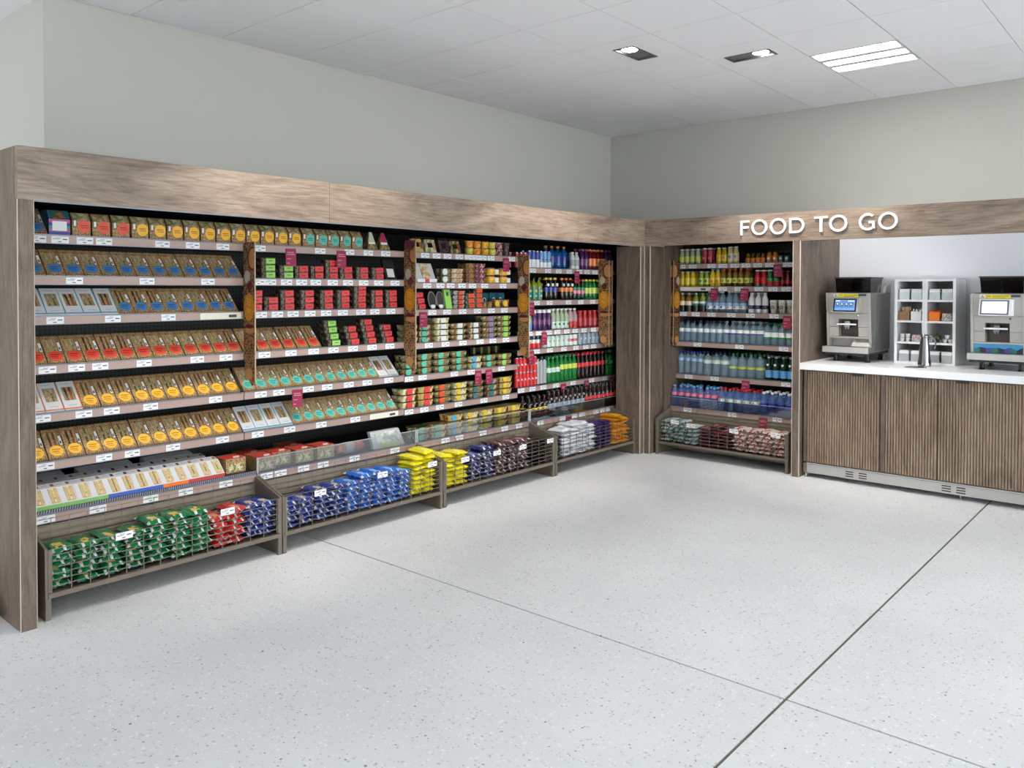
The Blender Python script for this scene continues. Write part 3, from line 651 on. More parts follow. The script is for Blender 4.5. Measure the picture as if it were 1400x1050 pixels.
# upright wraps on the top shelf
def upright(stk, fill):
    w = .09; a = w/2; c = MB(); c.prismx([(0, 0), (0, .078), (.032, .12), (.11, .12), (.11, 0)], -a, a)
    fm = MB(); fm.hexa([(-a+.006, .0015, .083), (a-.012, .0015, .083), (a-.012, .0035, .081), (-a+.006, .0035, .081), (-a+.006, .0275, .117), (a-.012, .0275, .117), (a-.012, .0295, .115), (-a+.006, .0295, .115)])
    n = 20; s = MB(); pts = [(.013+.031*math.cos(2*PI*i/n), .047+.034*math.sin(2*PI*i/n)) for i in range(n)]; s.prismy(pts, -.0013, -.0002); s.mat(1).box(-.006, .03, -.0017, -.0013, .05, .055).box(-.002, .034, -.0017, -.0013, .04, .044)
    l = MB().box(-a+.008, -a+.018, -.001, 0, .05, .077)
    return Proto('wrap_pack', 'wrap', c.mesh('wrap_pack', M_kraft), [('window_filling', fm.mesh('window_filling', PALE[fill])), ('sticker', s.mesh('sticker', [STK[stk], STKP[stk]])), ('barcode_label', l.mesh('barcode_label', M_paper))])
PALE = {0: mixed('pale_wrap_a', [(186, 176, 140), (150, 144, 92), (206, 198, 170)], 60.), 2: mixed('pale_wrap_b', [(196, 180, 146), (160, 140, 100), (130, 126, 76)], 60.), 3: mixed('pale_wrap_c', [(170, 170, 130), (120, 130, 76), (200, 194, 166)], 60.)}
UP = {(s, f): upright(s, f) for s in ('orange', 'yellow', 'teal') for f in (0, 2, 3)}
for stk, xs in (('orange', [.445, .544, .646]), ('yellow', [.748, .846, .945, 1.045, 1.143, 1.241, 1.338, 1.436, 1.535, 1.634, 1.732]), ('teal', [1.838, 1.938, 2.034, 2.132, 2.232])):
    for i, x in enumerate(xs):
        b_ = 1 if x < 1.36 else 2
        UP[(stk, (0, 2, 3)[i % 3])].put((x, YS+.012, ZS(1, 1)+.003), f'kraft wrap pack with round {stk} sticker, {ORD[i]} from left on the top shelf', f'{stk} sticker wraps on the top shelf', random.uniform(-.02, .02))
c = MB(); a = .05; c.mat(0).prismx([(0, 0), (0, .078), (.03, .125), (.11, .125), (.11, 0)], -a, a)
for k, (z0, z1) in enumerate(((0.0, .016), (.016, .03), (.03, .046), (.046, .06), (.06, .078))): c.mat(1 + k % 3).box(-a, a, -.0008, 0, z0, z1)
Proto('sandwich_box', 'box', c.mesh('sandwich_box', [mat('box_teal', (40, 104, 122), .5), mat('box_blue', (44, 70, 150), .5), mat('box_pink', (190, 84, 140), .5), mat('box_teal2', (48, 140, 150), .5)]), [('white_label', MB().box(-.034, .034, -.0016, -.0009, .02, .068).mesh('white_label', M_paper)), ('window_filling', MB().hexa([(-.03, .001, .081), (.03, .001, .081), (.03, .004, .081), (-.03, .004, .081), (-.022, .027, .122), (.022, .027, .122), (.022, .029, .12), (-.022, .029, .12)]).mesh('window_filling', FILL[4]))]).put((.34, YS+.012, ZS(1, 1)+.003), 'teal and pink striped box with white label on the top left shelf', None)
KW[('blue', 4)].put((.24, YS+.012, ZS(1, 1)+.003), 'lone blue-sticker sandwich wedge beside the pink and teal box, top shelf')
M_tri = mat('pale_green_pack', (196, 206, 176), .45); M_magenta = mat('magenta_pack', (170, 36, 96), .45)
for x, m_, lab in ((2.37, M_tri, 'pointed pale green salad pouch at the right end of the top shelf'), (2.48, M_magenta, 'pointed magenta topped pouch beside the pale green one, top shelf')):
    p = MB().hexa([(-.05, 0, 0), (.05, 0, 0), (.05, .07, 0), (-.05, .07, 0), (-.012, .03, .125), (.012, .03, .125), (.012, .036, .125), (-.012, .036, .125)])
    q = MB().hexa([(-.026, -.0005+.014, .06), (.026, -.0005+.014, .06), (.026, .018, .06), (-.026, .018, .06), (-.0125, .0285, .126), (.0125, .0285, .126), (.0125, .031, .126), (-.0125, .031, .126)])
    r = MB().hexa([(-.03, .0095, .042), (.03, .0095, .042), (.03, .013, .042), (-.03, .013, .042), (-.027, .013, .058), (.027, .013, .058), (.027, .017, .058), (-.027, .017, .058)])
    Proto('salad_pouch', 'pouch', p.mesh('salad_pouch', mixed('pouch_brown', [(120, 92, 64), (170, 140, 90), (96, 100, 56)], 60.)), [('top_flap', q.mesh('top_flap', m_)), ('paper_band', r.mesh('paper_band', M_paper))]).put((x, YS+.015, ZS(2, 1)), lab)
# white boxed sandwiches lying on the base tray of the leftmost bay
def white_box(trim, fig, fill):
    a = .036; c = MB(); c.prismx([(0, 0), (0, .02), (.075, .088), (.135, .098), (.135, 0)], -a, a)
    def B(x0, x1, t0, t1, n0, n1):
        P = lambda x, t, n: (x, .075*t - n*.67, .02+.068*t + n*.74)
        return [P(x0, t0, n0), P(x1, t0, n0), P(x1, t1, n0), P(x0, t1, n0), P(x0, t0, n1), P(x1, t0, n1), P(x1, t1, n1), P(x0, t1, n1)]
    w = MB()
    w.hexa(B(-.012, .006, .06, .94, .0002, .002)); w.mat(1).hexa(B(.006, .012, .06, .94, .0002, .0012)); w.mat(0).hexa(B(.012, .03, .06, .94, .0002, .002))
    t = MB().box(-a, a, -.0008, 0, 0, .02)
    T = lambda x, u, n: (x, .075+.06*u, .088+.01*u+n)
    p = MB(); p.hexa([T(-.026, .5, 0.0002), T(.0, .5, .0002), T(.0, .6, .0002), T(-.026, .6, .0002), T(-.026, .5, .0008), T(.0, .5, .0008), T(.0, .6, .0008), T(-.026, .6, .0008)])
    p.mat(1).hexa([T(.012, .25, .0002), T(.028, .25, .0002), T(.03, .75, .0002), T(.016, .75, .0002), T(.012, .25, .0008), T(.028, .25, .0008), T(.03, .75, .0008), T(.016, .75, .0008)])
    return Proto('sandwich_box', 'sandwich', c.mesh('sandwich_box', M_cardw), [('sandwich_window', w.mesh('sandwich_window', [M_loafw, FILL[fill]])), ('colour_band', t.mesh('colour_band', TRIM[trim])), ('top_print', p.mesh('top_print', [M_inkl, fig]))])
M_figt = mat('figure_brown', (150, 92, 60), .6); M_figb = mat('figure_black', (30, 30, 34), .6)
WB = {k: white_box(k, M_figt if k in ('green', 'red') else M_figb, i) for i, k in enumerate(('green', 'blue', 'orange', 'red'))}
for r in range(3):
    for i, x in enumerate(even(.19, 1.13, 14)):
        if r == 2 and i in (4, 9): continue
        k = 'green' if i < 5 else 'blue' if i < 9 else 'orange' if i < 11 else 'red'
        WB[k].put((x - r*.004, YB+.014+r*.142, ZS(1, 7)+.018), f'white {k}-banded sandwich box, {ORD[i]} from left, {("front", "middle", "back")[r]} row, bottom shelf, leftmost bay', 'white sandwich boxes on the bottom shelf', random.uniform(-.015, .015), kids=r < 2)
MB().box(.11, 1.36, YB+.012, .9, SHELF[1][6]-.0015, SHELF[1][6]+.0175)
_rs = tag(MB().box(BAYX[0]+.02, BAYX[1]-.004, YB+.012, .93, SHELF[1][6]-.0015, SHELF[1][6]+.018).obj('display_riser', M_black), 'black riser board under the white sandwich boxes on bottom shelf', 'riser')

# ------------------------------------------------------------------ trays, tubs and pots
def rtub(w, d, h, tp=.86, ch=.16):
    """tapered tub with chamfered corners; front at y=0"""
    m = MB(); pr = []
    for z, k in ((0, tp), (h*.82, .98), (h, 1.)):
        a, b, c_ = w/2*k, d/2*k, ch*min(w, d)*k
        pr.append([(x, y+d/2, z) for x, y in ((-a+c_, -b), (a-c_, -b), (a, -b+c_), (a, b-c_), (a-c_, b), (-a+c_, b), (-a, b-c_), (-a, -b+c_))])
    b0 = len(m.v)
    for p in pr: m.v += p
    for j in range(2):
        for i in range(8): m.f.append((b0+8*j+i, b0+8*j+(i+1) % 8, b0+8*(j+1)+(i+1) % 8, b0+8*(j+1)+i)); m.m.append(0)
    m.f.append(tuple(b0+i for i in reversed(range(8)))); m.m.append(0); m.f.append(tuple(b0+16+i for i in range(8))); m.m.append(0)
    return m
def tub(name, cat, content, label, shape='round', w=.16, d=.13, h=.05, lid=None):
    c = rtub(w, d, h*.86)
    kids = []
    l = MB()
    if shape == 'round': l.prismy([(-.02*w/.16-.012+.026*math.cos(2*PI*i/16), h*.45+min(.024, h*.42)*math.sin(2*PI*i/16)) for i in range(16)], -.0035, .008)
    else: l.box(-.03*w/.16, .022*w/.16, -.0035, .008, h*.08, h*.84)
    if label: kids.append(('label', l.mesh('label', label)))
    r = MB(); r.hexa([(-w/2-.002, -.002, h*.865), (w/2+.002, -.002, h*.865), (w/2+.002, d+.002, h*.865), (-w/2-.002, d+.002, h*.865), (-w/2+.006, .006, h*.985), (w/2-.006, .006, h*.985), (w/2-.006, d-.006, h*.985), (-w/2+.006, d-.006, h*.985)])
    kids.append(('lid', r.mesh('lid', lid or M_film2)))
    return Proto(name, cat, c.mesh(name, content), kids)
M_traydk = mat('tray_dark', (38, 36, 36), .25, coat=.4); LABC = {k: mat('label_'+k, c, .45) for k, c in dict(red=(216, 62, 66), green=(150, 206, 96), orange=(222, 84, 44), teal=(84, 184, 160), white=(228, 230, 228), purple=(150, 120, 160), yellow=(222, 190, 60), blue=(90, 160, 196), deepteal=(60, 120, 124), black=(24, 24, 26)).items()}
M_trayfd = mixed('tray_food_dark', [(52, 48, 44), (96, 84, 68), (40, 38, 36), (128, 116, 98), (44, 42, 40)], 55.)
def snack(labelc, h=.043, w=.1):
    c = rtub(w, .105, h-.001, .9)
    l = MB().box(-.028, .036, -.0035, .0, 0.006, h-.005).box(-.028, .036, 0, .1, h-.0018, h-.0008); l.mat(1).box(-.01, .018, -.004, -.0035, h*.5, h*.6)
    return Proto('snack_tray', 'snack tray', c.mesh('snack_tray', M_trayfd), [('label', l.mesh('label', [LABC[labelc], mat('label_print', (120, 20, 30), .6) if labelc == 'red' else M_ink]))])
SN = {k: snack(k) for k in ('red', 'green')}; SNO = snack('orange', .04, .09); SNV = {'red': mixed('tray_food', [(70, 84, 44), (190, 170, 130), (60, 50, 40)], 60.)}
UPN = ['bottom', 'second', 'third', 'fourth', 'fifth']
def stacks(P, h, b, s, xs, counts, kind, y=YS+.014, lean=0., ids=None):
    for i, (x, n) in enumerate(zip(xs, counts)):
        for k in range(n):
            j = (ids[i] if ids else i)
            pos = f'{UPN[k]} up' if k else 'bottom'
            where = f'in {ORD[j]} stack' if len(xs) > 1 or ids else 'in its stack'
            P.put((x + random.uniform(-.002, .002), y + lean*k + random.uniform(0, .003), ZS(b, s) + k*h), f'{kind}, {pos} {where}, {shn(b, s)}, {BAYN[b]}', f'{kind} on {shn(b, s)} of {BAYN[b]}', random.uniform(-.03, .03))
stacks(SN['green'], .043, 2, 2, [1.555, 1.682], [3, 2], 'green-labelled snack tray')
stacks(SN['red'], .043, 2, 2, [1.797, 1.915, 2.032, 2.153, 2.29, 2.427], [2, 2, 3, 2, 2, 2], 'red-labelled snack tray')
stacks(SN['red'], .043, 2, 3, [1.46, 1.575, 1.69, 1.84, 1.99, 2.13, 2.27, 2.42, 2.55], [3, 2, 3, 3, 3, 3, 4, 3, 3], 'red-labelled snack tray')
stacks(SN['green'], .043, 2, 4, [2.05], [4], 'green-labelled snack tray', lean=.016)
stacks(SN['red'], .043, 2, 4, [2.21, 2.36, 2.52], [3, 4, 3], 'red-labelled snack tray', lean=.016)
bp_ = MB(); bp_.hexa([(-.05, 0, 0), (.05, 0, 0), (.05, .03, 0), (-.05, .03, 0), (-.05, .05, .15), (.05, .05, .15), (.05, .07, .15), (-.05, .07, .15)])
bl_ = MB().hexa([(-.03, .0005, .02), (.03, .0005, .02), (.03, .01, .02), (-.03, .01, .02), (-.03, .0215, .08), (.03, .0215, .08), (.03, .03, .08), (-.03, .03, .08)])
BP = Proto('snack_pouch', 'pouch', bp_.mesh('snack_pouch', M_traydk), [('label', bl_.mesh('label', LABC['white']))])
BP.put((2.545, YS+.02, ZS(2, 2)), 'leaning black snack pouch at right end of second shelf, second bay'); 
# boxed baguettes and wraps on the base tray of bay two
M_redcard = mat('red_card', (214, 64, 50), .5)
def kbox(w, d, h):
    c = MB().box(-w/2, w/2, 0, d, 0, h); wd = MB().box(-w*.36, w*.36, -.001, .001, h*.1, h*.62); tp = MB().hexa([(-w/2-.0005, -.001, h+.0002), (w/2+.0005, -.001, h+.0002), (w/2+.0005, d*.75, h+.0002), (-w/2-.0005, d*.75, h+.0002), (-w/2-.0005, -.001, h+.0016), (w/2+.0005, -.001, h+.0016), (w/2+.0005, d*.75, h+.0016), (-w/2-.0005, d*.75, h+.0016)])
    fl = MB().hexa([(-.01, .01, h+.0017), (.03, .01, h+.0017), (.05, .05, h+.0017), (.01, .05, h+.0017), (-.01, .01, h+.002), (.03, .01, h+.002), (.05, .05, h+.002), (.01, .05, h+.002)])
    return Proto('wrap_box', 'box', c.mesh('wrap_box', M_kraft), [('window', wd.mesh('window', FILL[2])), ('red_panel', tp.mesh('red_panel', M_redcard)), ('white_flash', fl.mesh('white_flash', M_paper))])
KB = kbox(.13, .14, .085)
for i, (x, y, z) in enumerate(((1.30-.02, .365, 0.018), (1.455, .36, 0), (1.60, .42, 0), (1.745, .385, .0), (1.90, .375, 0), (1.76, .53, 0.0), (1.46, .51, 0.0))):
    if i == 0:
        KB.put((1.258, .37, ZS(1, 7)+.018), 'kraft wrap box with red top at the right end of leftmost bottom shelf', 'red-topped wrap boxes on the bottom shelf', .03); continue
    KB.put((x, y, ZS(2, 7)+z), f'kraft wrap box with red top, {["", "leftmost at the front", "third from left and set back", "fourth from left at the front", "rightmost", "in the back row on the right", "in the back row on the left"][i]}, bottom shelf', 'red-topped wrap boxes on the bottom shelf', random.uniform(-.05, .05))
ow = MB(); ow.lathe([(.004, -.12), (.03, -.105), (.038, -.06), (.04, 0), (.038, .06), (.03, .105), (.004, .12)], 12)
o = Proto('wrapped_roll', 'roll', ow.mesh('wrapped_roll', mixed('roll_wrap', [(150, 84, 70), (196, 120, 70), (120, 90, 84)], 50.), True), [('paper_sleeve', MB().lathe([(.0392, .02), (.0402, .0), (.0392, -.045)], 12).mesh('paper_sleeve', mat('sleeve_grey', (150, 152, 160), .5)))]).put((2.1, YB+.07, ZS(2, 7)+.039), 'brown wrapped baguette lying on bottom shelf of second fridge bay')
o.rotation_euler = (0, PI/2, 0)
gp = MB().hexa([(-.14, 0, 0), (.14, 0, 0), (.14, .03, 0), (-.14, .03, 0), (-.13, .06, .11), (.13, .06, .11), (.13, .09, .11), (-.13, .09, .11)])
gl2 = MB().hexa([(-.1, .012, .03), (.11, .012, .03), (.11, .02, .03), (-.1, .02, .03), (-.095, .0495, .1), (.105, .0495, .1), (.105, .06, .1), (-.095, .06, .1)])
Proto('salad_carton', 'carton', gp.mesh('salad_carton', mat('grey_card', (176, 178, 182), .5)), [('clear_window', gl2.mesh('clear_window', mixed('pale_salad', [(206, 208, 204), (180, 184, 176), (150, 158, 140)], 40.)))]).put((2.42, YB+.03, ZS(2, 7)), 'large pale grey carton leaning back on bottom shelf, second fridge bay')
# ---- bay three
FOOD = dict(orange=mixed('fruit_orange', [(240, 140, 40), (248, 176, 60), (226, 110, 40)], 80.), lemon=mixed('fruit_lemon', [(226, 200, 70), (200, 206, 90), (240, 222, 120)], 80.), mango=mixed('fruit_mango', [(246, 186, 40), (240, 160, 30), (250, 210, 90)], 80.), berry=mixed('fruit_berry', [(150, 50, 70), (200, 160, 160), (110, 50, 70)], 80.), dark=mixed('fruit_dark', [(70, 40, 50), (110, 80, 80), (50, 40, 44)], 80.),
    salad=mixed('salad_green', [(70, 96, 44), (120, 130, 66), (190, 180, 140), (150, 100, 60), (50, 66, 36)], 48.), slaw=mixed('salad_slaw', [(214, 204, 160), (166, 164, 104), (226, 218, 188), (190, 160, 108)], 48.), bean=mixed('salad_bean', [(120, 84, 60), (90, 100, 50), (196, 176, 140), (150, 60, 50)], 48.), pasta=mixed('salad_pasta', [(220, 190, 120), (206, 160, 90), (190, 176, 100), (160, 90, 50)], 40.), sushi=mixed('sushi_pack', [(226, 222, 214), (220, 120, 80), (60, 70, 50), (214, 200, 180)], 40.), nuts=mixed('nuts', [(150, 100, 60), (176, 130, 84), (110, 72, 44)], 70.), cakes=mixed('cakes', [(214, 184, 146), (190, 150, 110), (230, 210, 180)], 60.))
def pot(col, w=.078, h=.058):
    r = w/2
    return Proto('fruit_pot', 'fruit pot', MB().lathe([(r*.8, 0), (r*.97, h*.86), (r, h*.88)], 12, None, 0, r).mesh('fruit_pot', FOOD[col], True), [('lid', MB().lathe([(r*1.02, h*.885), (r*1.02, h*.95), (r*.9, h*.985)], 12, None, 0, r).mesh('lid', M_film2))])
i = 0
for x, cs, kind in ((3.375, ('lemon', 'orange'), 'orange and lemon'), (3.46, ('orange', 'orange'), 'orange'), (3.553, ('mango', 'mango'), 'yellow mango'), (3.64, ('lemon', 'lemon'), 'pale lemon'), (3.725, ('berry', 'berry'), 'pink berry'), (3.81, ('dark', 'dark'), 'dark berry')):
    for k, c_ in enumerate(cs): pot(c_).put((x, YS+.014, ZS(3, 1)+k*.058), f'clear pot of {kind} fruit, {("lower", "upper")[k]} of its stack, top shelf, third bay', 'fruit pots on the top shelf of the third bay')
for i, (x, c_) in enumerate(((2.80, 'pasta'), (2.935, 'slaw'), (3.075, 'dark'), (3.20, 'bean'))):
    p = MB().hexa([(-.055, 0, 0), (.055, 0, 0), (.055, .06, 0), (-.055, .06, 0), (-.05, .03, .1), (.05, .03, .1), (.05, .045, .1), (-.05, .045, .1)])
    Proto('pasta_pouch', 'pouch', p.mesh('pasta_pouch', FOOD[c_]), [('seal', MB().box(-.05, .05, .032, .043, .1, .115).mesh('seal', M_traydk)), ('label', MB().hexa([(-.028, .0095, .04), (.02, .0095, .04), (.02, .02, .04), (-.028, .02, .04), (-.028, .0205, .075), (.02, .0205, .075), (.02, .03, .075), (-.028, .03, .075)]).mesh('label', M_traydk))]).put((x, YS+.016, ZS(3, 1)), f'stand-up food pouch, {ORD[i]} from left, top shelf, third fridge bay', 'food pouches on the top shelf of the third bay')
# second shelf of bay three
big = MB().hexa([(-.1, 0, 0), (.1, 0, 0), (.1, .05, 0), (-.1, .05, 0), (-.095, .06, .145), (.095, .06, .145), (.095, .08, .145), (-.095, .08, .145)])
Proto('sandwich_carton', 'carton', big.mesh('sandwich_carton', M_cardw), [('window', MB().hexa([(-.03, .006, .03), (.05, .006, .03), (.05, .02, .03), (-.03, .02, .03), (-.03, .0535, .14), (.05, .0535, .14), (.05, .07, .14), (-.03, .07, .14)]).mesh('window', FOOD['cakes'])), ('front_band', MB().box(-.1, .1, -.004, .0, .0, .028).mesh('front_band', M_paper)), ('red_flash', MB().box(-.02, .02, -.006, -.004, .0, .028).mesh('red_flash', LABC['red']))]).put((2.885, YS+.016, ZS(3, 2)), 'large white platter carton with red flash on second shelf, third bay')
GT = tub('salad_tub', 'tub', FOOD['salad'], LABC['white'], 'round', .1, .1, .058); CT = tub('cake_tray', 'cake tray', FOOD['cakes'], None, w=.125, h=.038); NT = tub('nut_tray', 'snack tray', FOOD['nuts'], None, w=.1, h=.04); BT = tub('berry_tray', 'snack tray', FOOD['berry'], None, w=.105, h=.04)
stacks(GT, .058, 3, 2, [3.095], [2], 'green salad pot'); stacks(CT, .038, 3, 2, [3.228], [3], 'beige cake tray'); stacks(NT, .04, 3, 2, [3.372], [4], 'brown nut tray'); stacks(BT, .04, 3, 2, [3.492], [4], 'pinkish snack tray')
JR = Proto('snack_jar', 'jar', MB().lathe([(.045, 0), (.05, .006), (.05, .05), (.04, .055)], 12, None, 0, .05).mesh('snack_jar', FOOD['mango'], True), [('label', MB().box(.012, .052, -.003, .03, .006, .044).mesh('label', M_paper)), ('lid', MB().lathe([(.042, .0552), (.042, .063), (.038, .065)], 12, None, 0, .05).mesh('lid', M_film2))])
stacks(JR, .066, 3, 2, [3.635, 3.78], [2, 2], 'yellow jar with white side label')
# third shelf of bay three
stacks(SN['red'], .043, 3, 3, [2.83], [3], 'red-labelled snack tray', lean=.012)
ov = MB(); ov.prismy([(.04*math.cos(2*PI*i/18), .07+.07*math.sin(2*PI*i/18)) for i in range(18)], 0, .03)
OV = Proto('oval_pack', 'snack pack', ov.mesh('oval_pack', M_traydk), [('rim', MB().ring(0, .07, .07, .062, -.002, .004, n=20, sx=.58).mesh('rim', mat('rim_grey', (140, 140, 136), .3))), ('label', MB().box(-.02, .02, -.002, 0, .01, .035).mesh('label', M_paper))])
for i, x in enumerate((2.955, 3.04)): OV.put((x, YS+.02, ZS(3, 3)), f'dark oval snack pack, {("left", "right")[i]} one of two, third shelf, third bay', 'dark oval packs').rotation_euler = (-.2, 0, 0)
gc_ = MB().hexa([(-.032, 0, 0), (.032, 0, 0), (.032, .02, 0), (-.032, .02, 0), (-.032, .03, .15), (.032, .03, .15), (.032, .05, .15), (-.032, .05, .15)])
Proto('green_carton', 'carton', gc_.mesh('green_carton', LABC['green']), [('logo', MB().hexa([(-.012, .018, .1), (.012, .018, .1), (.012, .024, .1), (-.012, .024, .1), (-.012, .025, .13), (.012, .025, .13), (.012, .03, .13), (-.012, .03, .13)]).mesh('logo', M_ink))]).put((3.118, YS+.014, ZS(3, 3)), 'tall bright green carton standing on third shelf, third bay')
GR = tub('grey_tray', 'snack tray', mixed('grey_food', [(150, 148, 144), (110, 106, 100), (180, 176, 170)], 50.), LABC['orange'], 'rect', .13, .12, .036)
stacks(GR, .036, 3, 3, [3.245], [4], 'grey tray with orange label'); stacks(SNO, .04, 3, 3, [3.36, 3.45], [3, 4], 'orange-labelled snack tray')
pt2 = pot('nuts', .06, .055); pt3 = tub('dip_pot', 'dip pot', FOOD['nuts'], LABC['yellow'], 'round', .085, .09, .075)
for i, x in enumerate((3.535, 3.6)): pt2.put((x, YS+.014, ZS(3, 3)), f'small brown nut pot, {("left", "right")[i]} of the pair, third shelf, third bay', 'brown nut pots')
for i, x in enumerate((3.69, 3.79)): pt3.put((x, YS+.014, ZS(3, 3)), f'dip pot with yellow round label, {("left", "right")[i]} one, third shelf, third bay', 'dip pots with yellow labels')
tb = MB().box(-.05, .05, 0, .04, 0, .12); TB = Proto('drink_carton', 'carton', tb.mesh('drink_carton', mat('teal_carton', (24, 96, 110), .45)), [('printed_ring', MB().ring(0, .06, .022, .016, -.001, .0002, n=18).mesh('printed_ring', M_paper))])
for i, x in enumerate((3.66, 3.775, 3.86)): TB.put((x, YS+.15, ZS(3, 3)), f'teal carton behind the dip pots, {ORD[i]} from left, third shelf, third bay', 'teal cartons behind the dip pots')
def salads(s, xs, counts, specs, h=.05, y=YS+.014):
    for i, (x, n) in enumerate(zip(xs, counts)):
        food, lab, shp, kind = specs[i]
        P = tub('salad_tub', 'salad tub', FOOD[food], LABC[lab], shp, min(.165, .93*min([abs(x-q) for q in xs if q != x])), .13, h)
        for k in range(n): P.put((x, y+random.uniform(0, .004), ZS(3, s)+k*h), f'{kind} salad tub, {UPN[k]}{" up" if k else ""} in {ORD[i]} stack, {shn(3, s)}, third bay', f'salad tubs on {shn(3, s)} of the third bay', random.uniform(-.02, .02))
salads(4, [2.745, 2.885, 3.06, 3.24, 3.42, 3.60, 3.78], [3, 3, 4, 3, 3, 4, 4], [('slaw', 'yellow', 'round', 'yellow-labelled'), ('bean', 'teal', 'round', 'teal-labelled'), ('slaw', 'white', 'rect', 'white-labelled'), ('salad', 'white', 'rect', 'white-labelled'), ('bean', 'white', 'rect', 'white-labelled'), ('salad', 'purple', 'rect', 'purple-labelled'), ('salad', 'green', 'rect', 'green-labelled')], .046)
salads(5, [2.73, 2.885, 3.06, 3.25, 3.43, 3.60, 3.79], [3, 3, 3, 3, 2, 2, 2], [('salad', 'teal', 'round', 'teal-labelled')]*4 + [('slaw', 'blue', 'round', 'blue-labelled'), ('salad', 'teal', 'round', 'teal-labelled'), ('salad', 'green', 'round', 'green-labelled')], .052)
salads(6, [2.715, 2.89, 3.07, 3.255, 3.445, 3.635, 3.80], [3, 3, 3, 3, 3, 3, 3], [('slaw', 'red', 'rect', 'red-labelled'), ('pasta', 'red', 'rect', 'red-labelled'), ('salad', 'orange', 'round', 'orange-labelled'), ('slaw', 'yellow', 'round', 'yellow-labelled'), ('salad', 'deepteal', 'round', 'dark teal-labelled'), ('bean', 'deepteal', 'round', 'dark teal-labelled'), ('pasta', 'yellow', 'round', 'yellow-labelled')], .05)
salads(7, [2.735, 2.90, 3.075, 3.25, 3.42, 3.59, 3.76], [2, 2, 3, 3, 3, 3, 3], [('salad', 'teal', 'round', 'teal-labelled'), ('pasta', 'teal', 'round', 'teal-labelled'), ('pasta', 'blue', 'round', 'blue-labelled')] + [('slaw', 'yellow', 'round', 'yellow-labelled')]*2 + [('pasta', 'yellow', 'round', 'yellow-labelled')]*2, .052, YB+.02)
bb = MB().box(-.04, .04, 0, .05, 0, .15); BBX = Proto('dark_carton', 'carton', bb.mesh('dark_carton', M_traydk), [('stripe', MB().box(-.012, .012, -.001, 0, 0, .15).mesh('stripe', mat('olive_stripe', (130, 128, 60), .5)))])
for i, x in enumerate((3.56, 3.65, 3.74, 3.83)): BBX.put((x, YS+.17, ZS(3, 5)), f'dark carton with olive stripe behind tubs, {ORD[i]} from left, fifth shelf, third bay', 'dark cartons behind the salad tubs')
# ------------------------------------------------------------------ drinks
L_ = {k: liquid('drink_'+k, c, s) for k, (c, s) in dict(water=((150, 178, 196), .6), bluewater=((92, 122, 184), .5), dark=((26, 18, 18), .0), cola=((34, 16, 12), .0), green=((24, 120, 50), .15), dkgreen=((18, 50, 34), .1), yellow=((226, 190, 40), .1), lime=((150, 170, 60), .2), palegreen=((190, 206, 170), .3), red=((170, 28, 40), .1), pink=((206, 90, 110), .15), purple=((84, 40, 96), .1), orange=((232, 140, 40), .1), blue=((30, 96, 170), .15), cream=((236, 214, 150), .05), white=((232, 232, 232), .0), berry=((110, 24, 34), .1), amber=((150, 110, 40), .3), clearpink=((226, 190, 196), .5)).items()}
K = {k: mat('pack_'+k, c, .35, coat=.3) for k, c in dict(white=(234, 236, 238), red=(204, 28, 36), blue=(36, 60, 160), navy=(20, 26, 70), sky=(96, 160, 214), lblue=(150, 190, 222), green=(34, 130, 70), teal=(40, 130, 120), yellow=(238, 206, 50), lime=(196, 214, 90), orange=(236, 130, 34), black=(18, 18, 20), purple=(110, 48, 110), pink=(226, 120, 150), palemint=(204, 222, 210), steel=(140, 158, 172), dkgreen=(16, 60, 40), cream=(238, 226, 190), grey=(160, 164, 168), crimson=(170, 20, 40), royal=(30, 40, 150), brown=(120, 84, 60)).items()}
M_can = mat('can_silver', (196, 198, 202), .25, .9)
class Drink:
    def __init__(s, name, cat, desc, body, lab=None, cap=None, logo=None):
        s.desc = desc; s.cat = cat; s.name = name
        s.root = body[0].mesh(name, body[1], True); s.kids = []
        j = MB(); mats = list(body[1]); j.join(body[0])
        for nm, part in (('label', lab), ('cap', cap), ('logo', logo)):
            if part:
                s.kids.append((nm, part[0].mesh(nm, part[1], nm != 'logo')))
                j.join(part[0], len(mats)); mats += part[1]
        s.joined = j.mesh(name, mats, True)
